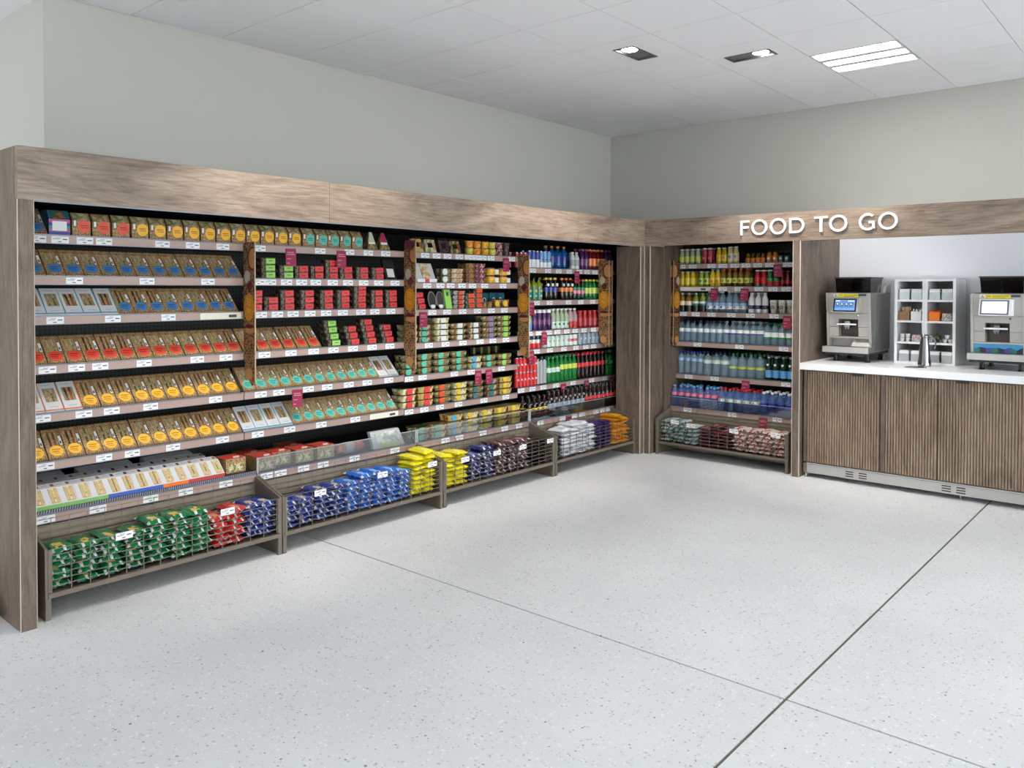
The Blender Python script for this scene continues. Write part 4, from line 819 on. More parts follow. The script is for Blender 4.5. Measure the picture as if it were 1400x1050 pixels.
def bottle(desc, h, r, body, cap, bands=(), logo=None, neck=.0125, sh=.62, caph=.07, wide=False, name='drink_bottle', cat='bottle', waist=1.):
    n = 12; B = MB()
    nk = r*.62 if wide else neck
    B.lathe([(r*.86, 0), (r, h*.04), (r, h*.25), (r*waist, h*.38), (r, h*.5), (r, h*sh), (r*.86, h*(sh+.09)), (nk*1.25, h*(1-caph-.09)), (nk, h*(1-caph-.05)), (nk, h*(1-caph))], n)
    cp = MB().lathe([(nk*1.2, h*(1-caph-.02)), (nk*1.22, h*(1-.012)), (nk*1.05, h)], n)
    lb = None
    if bands:
        l = MB(); ms = []
        for i, (a, b, m) in enumerate(bands):
            e = r+.0007+.0002*(i % 2)
            l.k = i; l.lathe([(e, h*a), (e, h*b)], n); ms.append(K[m])
        lb = (l, ms)
    lg = None
    if logo:
        g = MB(); ms = []
        for i, (kind, cz, sz, m) in enumerate(logo):
            g.k = i; ms.append(K[m])
            if kind == 'disc': g.prismy([(sz*math.cos(2*PI*q/12), h*cz+sz*math.sin(2*PI*q/12)) for q in range(12)], -r-.0022, -r*.8)
            else: g.hexa([(-sz, -r*.75, h*cz-.006), (sz, -r*.75, h*cz+.002), (sz*.6, -r*.6, h*cz), (-sz*.6, -r*.6, h*cz), (-sz, -r-.001, h*cz), (sz, -r-.001, h*cz+.008), (sz*.6, -r*.6, h*cz+.006), (-sz*.6, -r*.6, h*cz+.002)])
        lg = (g, ms)
    return Drink(name, cat, desc, (B, [L_[body]]), lb, (cp, [K[cap]]), lg)
def can(desc, h, r, bands, logo=None):
    n = 14; B = MB().lathe([(r*.8, 0), (r*.97, h*.03), (r*.97, h*.96), (r*.82, h*.985), (r*.82, h)], n)
    l = MB(); ms = []
    for i, (a, b, m) in enumerate(bands): l.k = i; l.lathe([(r, h*max(a, .035)), (r, h*min(b, .95))], n); ms.append(K[m])
    lg = None
    if logo:
        g = MB()
        for a in range(6): g.hexa([(-.011+a*.0037, -r-.0012, h*.5-.004+.004*math.sin(a)), (-.0078+a*.0037, -r-.0012, h*.5-.004+.004*math.sin(a)), (-.0078+a*.0037, -r*.8, h*.5-.004+.004*math.sin(a)), (-.011+a*.0037, -r*.8, h*.5-.004+.004*math.sin(a)), (-.011+a*.0037, -r-.0012, h*.5+.006+.006*math.sin(a)), (-.0078+a*.0037, -r-.0012, h*.5+.006+.006*math.sin(a)), (-.0078+a*.0037, -r*.8, h*.5+.006+.006*math.sin(a)), (-.011+a*.0037, -r*.8, h*.5+.006+.006*math.sin(a))])
        lg = (g, [K[logo]])
    return Drink('drink_can', 'can', desc, (B, [M_can]), (l, ms), None, lg)
ROWN = ['front', 'second', 'third']
def drinks(b, s, D, xs, rows=2, y=None, pitch=.072, z=0., run=None, extra=''):
    run = 'R' if b == 5 else 'L'; last = s == len(SHELF[b])
    y0 = y if y else (YB+.05 if last else YS+.048)
    for r in range(rows):
        for i, x in enumerate(xs):
            if r and random.random() < .12: continue
            lab = f'{D.desc}{extra}, {ORD[i]} from left' + (f', {ROWN[r]} row' if rows > 1 else '') + f', {shn(b, s)}, {BAYN[b]}'
            o = obj(D.name, D.root if r == 0 else D.joined, None, at(run, x + (random.uniform(-.0015, .0015) if r else 0), y0 + r*pitch, ZS(b, s)+z), RZ[run] + random.uniform(-.15, .15)*(1 if r else .4))
            tag(o, lab, D.cat, f'{D.desc} on {shn(b, s)} of {BAYN[b]}')
            if r == 0:
                for n, me in D.kids: obj(n, me, o)
# --- corner bay
drinks(4, 1, can('red drinks can', .13, .026, [(0, 1, 'crimson')], 'white'), [3.948, 4.004, 4.06], 2)
drinks(4, 1, can('blue and white tall can', .15, .026, [(0, .5, 'white'), (.5, 1, 'blue')]), [4.118, 4.172, 4.226], 2)
drinks(4, 1, can('pale blue tall can', .15, .026, [(0, .35, 'white'), (.35, 1, 'sky')], 'red'), [4.28, 4.334, 4.388], 2)
drinks(4, 1, bottle('large blue bottle with orange cap', .21, .042, 'blue', 'orange', [(.3, .55, 'blue')], sh=.66), [4.46, 4.55, 4.64, 4.732], 1, y=YS+.14)
drinks(4, 1, bottle('small white bottle', .16, .028, 'white', 'white', [(.2, .55, 'grey')]), [4.742, 4.806], 2)
drinks(4, 1, bottle('purple bottle', .195, .03, 'purple', 'purple', [(.2, .5, 'purple')], [('bar', .36, .014, 'pink')]), [4.888, 4.954], 2)
drinks(4, 1, bottle('orange-capped tropical bottle', .195, .03, 'berry', 'orange', [(.2, .55, 'orange')], [('bar', .36, .014, 'purple')]), [5.02, 5.086, 5.152, 5.218], 2)
drinks(4, 1, bottle('plum coloured bottle', .195, .03, 'purple', 'purple', [(.25, .5, 'crimson')]), [5.284, 5.346], 1)
drinks(4, 2, bottle('lime bottle with teal label', .195, .033, 'lime', 'black', [(.08, .55, 'teal')], [('disc', .42, .013, 'yellow'), ('disc', .2, .009, 'white')], sh=.66), [4.1, 4.178, 4.25], 2)
drinks(4, 2, bottle('black bottle with yellow cap', .2, .03, 'dark', 'yellow', [(.38, .56, 'blue')], [('disc', .68, .014, 'white'), ('bar', .62, .014, 'orange')], sh=.6), [4.35, 4.415, 4.478], 2)
drinks(4, 2, bottle('black bottle with orange cap', .2, .03, 'dark', 'orange', [(.38, .56, 'orange')], [('disc', .68, .014, 'white'), ('bar', .62, .014, 'yellow')], sh=.6), [4.58, 4.645, 4.71], 2)
drinks(4, 2, bottle('dark green bottle with red cap', .19, .029, 'dkgreen', 'crimson', [(.45, .6, 'green'), (.3, .45, 'pink')], sh=.62), [4.775, 4.836, 4.896], 2)
drinks(4, 2, bottle('green bottle with yellow cap', .19, .029, 'green', 'yellow', [(.3, .58, 'lime')], sh=.62), [4.957, 5.02, 5.082, 5.152, 5.22, 5.29], 2)
drinks(4, 3, bottle('pale bottle with blue base', .18, .031, 'palegreen', 'blue', [(.05, .35, 'sky')]), [4.112], 1)
drinks(4, 3, bottle('purple bottle with white cap', .18, .032, 'purple', 'white', [(.3, .5, 'purple')], wide=True, caph=.14), [4.185, 4.252, 4.32, 4.388], 2)
drinks(4, 3, bottle('pale green bottle with white cap', .185, .03, 'palegreen', 'white', [(.05, .38, 'palemint')], [('disc', .25, .011, 'green')]), [4.452, 4.516, 4.58, 4.643], 2)
drinks(4, 3, bottle('clear bottle with red label', .185, .03, 'clearpink', 'white', [(.05, .35, 'red')], [('bar', .2, .014, 'white')]), [4.712, 4.776], 2)
drinks(4, 3, bottle('red bottle with white logo', .16, .034, 'red', 'red', [(.1, .55, 'crimson')], [('bar', .42, .014, 'white'), ('bar', .2, .016, 'white')], wide=True), [4.858, 4.936, 5.014, 5.092, 5.17, 5.25], 2)
drinks(4, 4, can('red, white and blue can', .105, .029, [(0, .45, 'red'), (.45, .75, 'white'), (.75, 1, 'navy')], 'orange'), [4.11, 4.174, 4.238], 2)
drinks(4, 4, can('pale mint can', .105, .029, [(0, 1, 'palemint')], 'grey'), [4.312, 4.378, 4.444, 4.51, 4.576, 4.642], 2)
drinks(4, 4, can('pink and white can', .105, .029, [(0, .35, 'palemint'), (.35, .6, 'pink'), (.6, 1, 'white')], 'crimson'), [4.71, 4.776], 2)
drinks(4, 4, can('steel blue can', .11, .03, [(0, 1, 'steel')], 'white'), [4.852, 4.922, 4.992, 5.062, 5.132, 5.21], 2)
RC = can('red cola can', .127, .0235, [(0, 1, 'red')], 'white')
drinks(4, 5, RC, [3.945, 3.993, 4.041, 4.089, 4.137, 4.185], 1, y=YS+.04, extra=' in lower layer'); drinks(4, 5, RC, [3.945, 3.993, 4.041, 4.089, 4.137, 4.185], 1, y=YS+.04, z=.128, extra=' in upper layer')
drinks(4, 5, can('tall silver can', .215, .022, [(0, 1, 'grey')]), [4.236, 4.283, 4.33], 2)
drinks(4, 5, bottle('green bottle with pale label', .235, .03, 'green', 'green', [(.4, .58, 'palemint')], [('bar', .48, .014, 'green')]), [4.386, 4.45, 4.514], 2)
drinks(4, 5, bottle('green bottle with lime label', .24, .03, 'green', 'green', [(.46, .64, 'lime')], [('disc', .55, .011, 'yellow')]), [4.578, 4.642, 4.706, 4.77], 2)
drinks(4, 5, bottle('cola bottle with red cap', .24, .031, 'cola', 'red', [(.46, .62, 'red')], [('bar', .53, .016, 'white')], waist=.95), [4.838, 4.904, 4.97, 5.036, 5.102, 5.168, 5.236], 2)
drinks(4, 5, bottle('plain green bottle', .24, .03, 'green', 'green', [(.46, .6, 'green')]), [5.302, 5.364], 1)
drinks(4, 6, bottle('black bottle with red and yellow label', .2, .031, 'dark', 'black', [(.3, .46, 'black'), (.46, .52, 'yellow'), (.26, .3, 'red')], [('bar', .68, .014, 'white'), ('bar', .36, .012, 'pink')]), [3.96, 4.028, 4.096, 4.164], 2)
drinks(4, 6, bottle('black bottle with grey label', .22, .031, 'cola', 'black', [(.38, .54, 'steel')], [('disc', .72, .010, 'grey')]), [4.232, 4.3, 4.368, 4.436, 4.504, 4.572, 4.64, 4.708], 2)
drinks(4, 6, bottle('cola bottle with long red label', .225, .031, 'cola', 'black', [(.42, .56, 'red')], [('bar', .49, .016, 'white')], waist=.95), [4.776, 4.844, 4.912, 4.98, 5.048, 5.116, 5.184, 5.252], 2)
# --- right-hand fridge
def RX(a, n, p): return [round(a+p*i, 3) for i in range(n)]
drinks(5, 1, bottle('pale green juice bottle', .145, .026, 'palegreen', 'white', [(.15, .5, 'lime')], [('disc', .34, .01, 'yellow')], wide=True), RX(.112, 4, .056), 2)
drinks(5, 1, bottle('red juice bottle', .15, .026, 'pink', 'white', [(.12, .6, 'crimson')], [('disc', .36, .012, 'pink')], wide=True), [.352, .408], 2)
drinks(5, 1, bottle('yellow juice bottle', .15, .026, 'yellow', 'white', [(.15, .55, 'yellow')], [('disc', .36, .01, 'orange')], wide=True), [.496, .55], 2)
drinks(5, 1, bottle('cream coloured smoothie bottle', .155, .027, 'cream', 'white', [(.15, .6, 'cream')], [('disc', .4, .013, 'grey')], wide=True), [.61, .666], 2)
drinks(5, 1, bottle('tiny amber shot bottle', .09, .021, 'amber', 'black', [(.05, .5, 'orange')], wide=True), RX(.782, 4, .047), 1)
drinks(5, 1, bottle('short orange juice bottle', .1, .025, 'orange', 'black', [(.05, .6, 'orange')], [('disc', .36, .012, 'white')], wide=True), [.982, 1.038], 1)
drinks(5, 1, bottle('short teal labelled bottle', .1, .025, 'dkgreen', 'black', [(.05, .6, 'teal')], [('disc', .36, .012, 'white')], wide=True), [1.092, 1.146], 1)
drinks(5, 2, bottle('yellow smoothie bottle', .145, .026, 'yellow', 'grey', [(.15, .55, 'yellow')], [('disc', .36, .013, 'lime')], wide=True), RX(.118, 3, .056), 2)
drinks(5, 2, bottle('green smoothie bottle', .145, .026, 'lime', 'grey', [(.15, .55, 'lime')], [('disc', .36, .013, 'green')], wide=True), [.318, .374], 2)
drinks(5, 2, bottle('yellow bottle with blue cap', .165, .026, 'yellow', 'sky', [(.2, .5, 'yellow')], [('disc', .3, .014, 'orange')]), [.432, .487], 2)
drinks(5, 2, bottle('amber bottle with red cap', .165, .026, 'amber', 'red', [(.2, .48, 'lime')], [('disc', .32, .009, 'red')]), [.545, .602, .66, .715, .775], 2)
drinks(5, 2, bottle('red juice bottle with white shoulder', .15, .028, 'red', 'white', [(.15, .55, 'red'), (.02, .13, 'green')], [('bar', .36, .014, 'white')], wide=True), [.874, .933], 2)
drinks(5, 2, bottle('watermelon bottle with white cap', .15, .028, 'green', 'white', [(.05, .3, 'red'), (.3, .5, 'green')], [('bar', .42, .014, 'white')], wide=True), [.992, 1.052], 2)
drinks(5, 2, bottle('dark red slim bottle', .14, .022, 'berry', 'crimson', [(.2, .4, 'crimson')]), [1.105, 1.152, 1.2], 1)
drinks(5, 3, bottle('dark bottle with pale yellow band', .18, .032, 'amber', 'grey', [(.02, .34, 'black'), (.34, .56, 'cream')], sh=.66), [.12, .19], 2)
drinks(5, 3, bottle('dark bottle with white and green band', .18, .032, 'lime', 'grey', [(.02, .34, 'black'), (.34, .44, 'green'), (.44, .56, 'white')], sh=.66), [.262, .334], 2)
drinks(5, 3, bottle('clear bottle with sky blue label', .2, .031, 'water', 'white', [(.16, .3, 'white'), (.3, .44, 'lblue')], [('disc', .25, .009, 'royal')]), [.404, .47, .536], 2)
drinks(5, 3, bottle('clear bottle with pink flower label', .2, .031, 'water', 'white', [(.16, .3, 'white'), (.3, .44, 'lblue')], [('disc', .25, .009, 'pink')]), [.602, .668, .734], 2)
drinks(5, 3, bottle('white milkshake bottle', .185, .03, 'white', 'white', [(.2, .38, 'navy')], [('bar', .28, .014, 'white')], waist=.9), [.818, .882, .946], 2)
def cup():
    B = MB().lathe([(.024, 0), (.034, .1)], 14); l = MB().lathe([(.0355, .1), (.0355, .108), (.032, .112), (.032, .12)], 14)
    g = MB(); g.prismy([(.016*math.cos(2*PI*q/14), .055+.016*math.sin(2*PI*q/14)) for q in range(14)], -.0315, -.02); g.k = 1; g.ring(0, .055, .010, .006, -.0322, -.031, n=12)
    d = Drink('coffee_cup', 'cup', 'paper iced coffee cup with green logo', (B, [mat('cup_beige', (206, 200, 184), .5)]), None, (l, [K['white']]), (g, [K['dkgreen'], K['white']])); return d
drinks(5, 3, cup(), [1.025, 1.104, 1.18], 2, pitch=.085)
drinks(5, 4, bottle('clear water bottle with navy cap', .2, .032, 'water', 'navy', [(.5, .64, 'white'), (.46, .5, 'lblue')], sh=.68), RX(.112, 7, .066), 3)
drinks(5, 4, bottle('clear water bottle with clear cap', .205, .032, 'water', 'grey', [(.48, .62, 'white'), (.44, .48, 'royal')], sh=.68), RX(.576, 6, .0655), 3)
drinks(5, 4, bottle('clear water bottle with green label', .2, .032, 'water', 'green', [(.3, .38, 'green'), (.38, .58, 'white')], sh=.66), [.97, 1.037, 1.104, 1.172], 3)
drinks(5, 5, bottle('slim water bottle with blue cap', .215, .032, 'water', 'royal', [(.58, .7, 'lblue')], sh=.74), RX(.112, 4, .067), 3)
drinks(5, 5, bottle('broad water bottle with navy cap', .22, .04, 'water', 'navy', [(.52, .66, 'palemint')], sh=.72), [.39, .475, .56], 3, pitch=.088)
drinks(5, 5, bottle('broad water bottle with green cap', .22, .04, 'water', 'green', [(.38, .46, 'lime')], sh=.7), [.646, .732, .818, .904], 3, pitch=.088)
drinks(5, 5, bottle('green glass water bottle with blue label', .215, .031, 'dkgreen', 'grey', [(.12, .42, 'sky')], [('disc', .64, .010, 'white')], sh=.56), [.985, 1.052, 1.12, 1.186], 2)
drinks(5, 6, bottle('blue tinted water bottle with sky cap', .2, .032, 'bluewater', 'sky', [(.52, .66, 'pink')], sh=.7), RX(.115, 7, .068), 3)
drinks(5, 6, bottle('blue tinted water bottle with red cap', .205, .033, 'bluewater', 'red', [(.42, .54, 'palemint')], [('disc', .48, .006, 'red')], sh=.66), RX(.598, 5, .079), 3)
drinks(5, 6, bottle('blue tinted water bottle with white cap', .205, .033, 'bluewater', 'white', [(.3, .52, 'royal')], sh=.62), [1.0, 1.075, 1.15, 1.225], 3)

# ------------------------------------------------------------------ crisp packets in the floor baskets
def bag(seed, wx=.106, ly=.185, th=.030):
    rnd = random.Random(seed); nx, ny = 8, 8; m = MB(); top = []; bot = []
    for sgn, arr in ((1, top), (-1, bot)):
        for j in range(ny+1):
            for i in range(nx+1):
                u = -1+2*i/nx; v = -1+2*j/ny
                e = max(0, 1-u**6)*max(0, 1-abs(v)**7.); z = sgn*th/2*(e**.75)
                if 0 < i < nx and 0 < j < ny: z += rnd.uniform(-.0042, .0042)
                else: z += .004*math.sin(i*2.3+seed)
                x = u*wx/2*(1-.10*(1-abs(v))*abs(u)); y = v*ly/2
                arr.append(len(m.v)); m.v.append((x + rnd.uniform(-.002, .002)*(0 < i < nx), y, z))
    for j in range(ny):
        for i in range(nx):
            a = j*(nx+1)+i; q = (a, a+1, a+nx+2, a+nx+1)
            edge = j in (0, ny-1)
            patch = (2 <= i <= nx-4 and 1 <= j <= ny-5) and (i+j+seed) % 4 > 0
            m.f.append(tuple(top[k] for k in q)); m.m.append((0 if (i+seed) % 4 else 1) if edge else 2 if patch else 0)
            m.f.append(tuple(bot[k] for k in reversed(q))); m.m.append((0 if (i*2+seed) % 5 > 1 else 1) if edge else 3 if (i*3+j*2+seed) % 5 < 2 else 0)
    bd = [j*(nx+1) for j in range(ny+1)], [j*(nx+1)+nx for j in range(ny+1)], list(range(nx+1)), [ny*(nx+1)+i for i in range(nx+1)]
    for n, l in enumerate(bd):
        for a, b in zip(l, l[1:]):
            q = (top[a], top[b], bot[b], bot[a]); m.f.append(q if n in (1, 2) else tuple(reversed(q))); m.m.append(1 if n > 1 and (a+seed) % 5 == 0 else 0)
    return m
FOIL = mat('foil_silver', (176, 178, 182), .3, .5); FOILW = mat('foil_white', (226, 228, 232), .35)
BAGM = {}
def bag_set(key, main, patch, under=None, crimp=None, rough=.32):
    ms = [mat('bag_'+key, main, rough, coat=.3), crimp or FOILW, mat('bag_print_'+key, patch, .4), under or FOIL]
    BAGM[key] = [bag(s).mesh('crisp_packet', ms, True) for s in range(4)]
bag_set('green', (16, 122, 70), (226, 190, 90)); bag_set('red', (206, 44, 38), (230, 150, 120)); bag_set('blue', (34, 60, 150), (214, 190, 150)); bag_set('bright blue', (38, 106, 206), (140, 190, 236), FOIL)
bag_set('yellow', (238, 226, 30), (250, 240, 140), mat('bag_yellow2', (226, 206, 24), .35), mat('bag_crimp_yellow', (244, 232, 60), .4)); bag_set('dark blue', (34, 50, 120), (130, 140, 180)); bag_set('brown', (86, 50, 56), (150, 130, 130), FOIL); bag_set('black', (24, 22, 24), (70, 66, 60), mat('bag_dark2', (40, 38, 40), .35), mat('bag_crimp_black', (46, 44, 44), .4))
bag_set('white', (226, 230, 236), (190, 200, 214), FOILW); bag_set('purple', (42, 26, 90), (90, 40, 120), mat('bag_purple2', (50, 34, 100), .35), mat('bag_crimp_purple', (60, 46, 110), .4)); bag_set('orange', (226, 150, 26), (240, 190, 60), mat('bag_orange2', (206, 132, 20), .35), mat('bag_crimp_orange', (232, 160, 40), .4))
bag_set('teal and white', (190, 206, 205), (46, 134, 130), mat('bag_teal2', (36, 126, 122), .35), mat('bag_crimp_teal', (30, 116, 112), .4)); bag_set('maroon', (84, 26, 44), (200, 140, 60), mat('bag_maroon2', (60, 20, 34), .35), mat('bag_crimp_maroon', (110, 50, 66), .4)); bag_set('red and white', (224, 210, 198), (198, 70, 64), mat('bag_red2', (166, 40, 42), .4), mat('bag_crimp_red', (156, 40, 44), .4))
LAY = ['bottom', 'second', 'third', 'fourth', 'fifth', 'sixth', 'seventh', 'eighth', 'ninth']
def heap(run, key, x0, x1, cols, heights, where, seed=0, dz=.032, yc=.178, tilt=.1):
    """columns of packets lying flat on one another; heights = packets per column"""
    rnd = random.Random(hash_(key) + seed); w = (x1-x0)/cols
    for c_ in range(cols):
        for l in range(heights[c_ % len(heights)]):
            x = x0 + w*(c_+.5) + rnd.uniform(-.003, .003) + (.006 if l % 2 else -.006)
            z = .135 + dz*l + rnd.uniform(-.002, .003)
            o = obj('crisp_packet', BAGM[key][rnd.randrange(4)], None, at(run, x, yc + rnd.uniform(-.006, .008), z))
            o.rotation_euler = (rnd.uniform(-.05, .05), rnd.uniform(-tilt, tilt)*(.15 if l == 0 else 1), RZ[run] + rnd.uniform(-.1, .1))
            s_ = min(1.18, max(.85, w/.115)); o.scale = (s_, 1., 1.)
            tag(o, f'{key} crisp packet, {LAY[l]} layer, {ORD[c_]} column from left, {where}', 'crisp packet', f'{key} crisp packets in the {where}')
def hash_(k): return sum((i+1)*ord(ch) for i, ch in enumerate(k))
heap('L', 'green', .145, .955, 7, [6, 6, 6, 6, 7, 7, 7], 'far left basket'); heap('L', 'red', .965, 1.155, 2, [5, 6], 'far left basket'); heap('L', 'blue', 1.165, 1.335, 2, [6, 6], 'far left basket')
heap('L', 'blue', 1.395, 1.84, 4, [5, 5, 6, 6], 'second floor basket', 1); heap('L', 'bright blue', 1.85, 2.39, 5, [6, 7, 7, 7, 6], 'second floor basket'); heap('L', 'yellow', 2.4, 2.615, 2, [8, 9], 'second floor basket', 2, .033)
heap('L', 'yellow', 2.68, 2.94, 2, [7, 7], 'third floor basket', 3, .034); heap('L', 'dark blue', 2.96, 3.24, 2, [6, 7], 'third floor basket'); heap('L', 'brown', 3.25, 3.64, 3, [7, 7, 7], 'third floor basket', 0, .033, .178, .2); heap('L', 'black', 3.65, 3.875, 2, [6, 6], 'third floor basket')
heap('L', 'black', 3.945, 4.055, 1, [6], 'corner floor basket', 5); heap('L', 'white', 4.06, 4.545, 4, [7, 8, 8, 7], 'corner floor basket', 0, .033); heap('L', 'purple', 4.555, 4.80, 2, [7, 7], 'corner floor basket'); heap('L', 'orange', 4.81, 5.08, 2, [8, 7], 'corner floor basket', 0, .033, .178, .2)
heap('R', 'teal and white', .125, .50, 3, [6, 6, 5], 'right-hand fridge basket', 0, .034); heap('R', 'maroon', .51, .82, 3, [5, 6, 5], 'right-hand fridge basket', 0, .033); heap('R', 'red and white', .83, 1.32, 4, [6, 6, 6, 6], 'right-hand fridge basket', 0, .034)

# ------------------------------------------------------------------ coffee machines
M_scr1 = mat('screen_blue', (96, 136, 190), .2, emit=.35); M_scr2 = mat('screen_white', (240, 244, 252), .2, emit=.5); M_bez = mat('bezel_navy', (22, 26, 52), .25); M_bez2 = mat('bezel_grey', (110, 112, 124), .25)
M_yel = mat('warning_yellow', (240, 222, 40), .45); M_beans = mixed('coffee_beans', [(44, 30, 24), (28, 19, 15), (56, 40, 32)], 120., .4, .3); M_side = mat('machine_side', (140, 139, 134), .45, .4); M_front = mat('machine_front', (178, 175, 169), .42, .3); M_nich = mat('niche_brown', (74, 62, 54), .4)
def machine(x0, label, lit):
    t = thing('coffee_machine', label, 'coffee machine', at('R', x0, .32, ZC), -PI/2, 'bean-to-cup coffee machines on the worktop'); W_ = .37
    for x in (.085, .335):
        for y in (.075, .42): MB().lathe([(.022, 0), (.022, .004), (.017, .01), (.017, .055)], 12, None, x, y).obj('foot', M_blackgl, t)
    MB().box(.01, W_-.01, .03, .56, .055, .074).obj('base_plate', M_blackgl, t)
    d = MB().box(0, .366, 0, .16, .0745, .122).obj('drip_tray', M_steel, t)
    g = MB()
    for k in range(16): g.box(.03+k*.02, .04+k*.02, .02, .14, .122, .1235)
    g.obj('drip_grille', M_side, d)
    MB().box(.012, .36, .175, .56, .0745, .564).obj('body', M_front, t)
    for n, (a, b) in enumerate(((.006, .024), (.344, .362))):     # slanting cheeks
        MB().prismx([(.10, .1225), (.055, .564), (.175, .564), (.175, .1225)], a, b).obj('cheek_panel', M_front if n == 0 else M_steel, t)
    MB().prismx([(.176, .09), (.176, .55), (.56, .56), (.56, .09)], .3625, .368).obj('side_panel', M_side, t)
    MB().prismx([(.176, .09), (.176, .55), (.56, .56), (.56, .09)], .002, .0075+.004).obj('side_panel', M_side, t)
    P = lambda y, z: .1-.045*(z-.1225)/(.4415) + y          # front plane leans forward towards the top
    def panel(name, a, b, z0, z1, m, o=0.): return MB().hexa([(a, P(o, z0), z0), (b, P(o, z0), z0), (b, .175, z0), (a, .175, z0), (a, P(o, z1), z1), (b, P(o, z1), z1), (b, .175, z1), (a, .175, z1)]).obj(name, m, t)
    up = panel('upper_front_panel', .0245, .3435, .399, .563, M_front, .006)
    panel('middle_front_panel', .0245, .3435, .347, .3965, M_front, .01); panel('middle_front_panel', .0245, .1, .284, .3468, M_front, .01); panel('middle_front_panel', .258, .3435, .284, .3468, M_front, .01)
    panel('lower_front_panel', .0245, .1, .205, .282, M_front, .012); panel('lower_front_panel', .258, .3435, .205, .282, M_front, .012)
    panel('cup_ledge', .0245, .3435, .19, .2035, M_steel, .0)
    MB().box(.1005, .2575, .165, .1745, .2045, .3465).obj('dispense_niche', M_nich, t)
    sp = MB().box(.095, .25, .06, .068, .30, .312).obj('spout_bar', M_white, t)
    MB().box(.16, .2, .055, .12, .282, .3).box(.165, .175, .06, .07, .268, .282).box(.185, .195, .06, .07, .268, .282).box(.16, .2, .068, .12, .3, .33).obj('spout', M_chrome, sp)
    MB().lathe([(.008, 0), (.008, .004)], 12).obj('lock', M_chrome, t).matrix_local = Matrix.Translation((.262, P(.006, .38)+.001, .38)) @ Matrix.Rotation(PI/2, 4, 'X')
    if lit: MB().hexa([(.2, .1, .124), (.343, .1, .124), (.343, .174, .124), (.2, .174, .124), (.215, .13, .188), (.343, .13, .188), (.343, .174, .188), (.215, .174, .188)]).obj('grounds_drawer', M_front, t)
    else:
        pc = MB().box(.026, .342, .099, .104, .1245, .188).obj('picture_panel', mat('picture_sky', (60, 150, 206), .35), t)
        prev = MB()
        for k in range(8):
            a, b = .026+k*.0395, .026+(k+1)*.0395; z1 = .14+.03*abs(math.sin(k*1.7+.4)); z2 = .14+.03*abs(math.sin((k+1)*1.7+.4))
            prev.mat(k % 3).hexa([(a, .098, .1245), (b, .098, .1245), (b, .099, .1245), (a, .099, .1245), (a, .098, z1), (b, .098, z2), (b, .099, z2), (a, .099, z1)])
        prev.obj('picture_hills', [mat('hill_teal', (24, 110, 106), .4), mat('hill_dark', (22, 34, 52), .4), mat('hill_violet', (74, 66, 140), .4)], pc)
    # touch screen in a tilted bezel
    bz = MB().hexa([(.066, .026, .402), (.276, .026, .402), (.284, P(.006, .402), .402), (.066, P(.006, .402), .402), (.07, .045, .523), (.28, .045, .523), (.288, P(.006, .523), .523), (.07, P(.006, .523), .523)]).obj('screen_bezel', M_white if not lit else M_front, t)
    Q = lambda x, k, n: (x + .004*k, .026+.019*k-n, .402+.121*k)
    def qb(a, b, k0, k1, n0, n1): return [Q(a, k0, n0), Q(b, k0, n0), Q(b, k0, n0-.004), Q(a, k0, n0-.004), Q(a, k1, n1), Q(b, k1, n1), Q(b, k1, n1-.004), Q(a, k1, n1-.004)]
    MB().hexa(qb(.074, .258, .06, .95, .001, .001)).obj('screen_frame', M_bez if lit else M_bez2, bz)
    sc = MB().hexa(qb(.086, .246, .16, .86, .002, .002)).obj('screen', M_scr1 if lit else M_scr2, bz)
    if lit:
        ic = MB()
        for k in range(4): ic.mat(0).hexa(qb(.094+.036*k, .12+.036*k, .46, .66, .0026, .0026)); ic.mat(1).hexa(qb(.101+.036*k, .113+.036*k, .54, .62, .003, .003))
        ic.mat(1).hexa(qb(.094, .125, .76, .82, .0026, .0026)).hexa(qb(.19, .238, .76, .82, .0026, .0026)); ic.mat(0).hexa(qb(.09, .242, .36, .4, .0026, .0026))
        ic.obj('screen_icons', [mat('icon_blue', (54, 84, 130), .3), mat('icon_white', (220, 232, 246), .3, emit=.6)], bz)
    yz = P(.006, .545)
    MB().box(.105, .265, yz-.003, yz-.0005, .529, .556).obj('warning_sticker', M_yel, t)
    pl_ = MB()
    for k, (a, b) in enumerate(((.112, .14), (.15, .255))):
        for z in (.549, .541, .534): pl_.box(a, b-(.02 if z < .54 else 0), yz-.0036, yz-.003, z-.0018, z+.0012)
    pl_.obj('warning_print', mat('print_olive', (150, 136, 30), .6), t)
    wt_ = MB().box(.068, .104, yz-.003, yz-.0005, .529, .556).mat(1).prismy([(.072, .532), (.1, .532), (.086, .554)], yz-.0036, yz-.003).mat(2).prismy([(.077, .535), (.095, .535), (.086, .549)], yz-.0042, yz-.0036).mat(1).box(.085, .087, yz-.0048, yz-.0042, .538, .546)
    wt_.obj('warning_triangle', [M_paper, M_ink, M_yel], t)
    MB().box(.268, .328, yz-.003, yz-.0005, .538, .556).obj('badge', M_ink, t)
    # bean hoppers
    for a, b in ((.05, .188), (.196, .335)):
        h = MB().hexa([(a+.008, .16, .566), (b-.004, .16, .566), (b-.004, .42, .566), (a+.008, .42, .566), (a, .15, .684), (b, .15, .684), (b, .46, .684), (a, .46, .684)]).obj('bean_hopper', M_smoke, t)
        MB().hexa([(a+.012, .165, .5665), (b-.008, .165, .5665), (b-.008, .41, .5665), (a+.012, .41, .5665), (a+.006, .158, .66), (b-.006, .158, .64 if lit else .66), (b-.006, .44, .66), (a+.006, .44, .65)]).obj('coffee_beans', M_beans, h)
    MB().box(.044, .342, .145, .47, .6845, .694).obj('hopper_lid', M_blackgl, t)
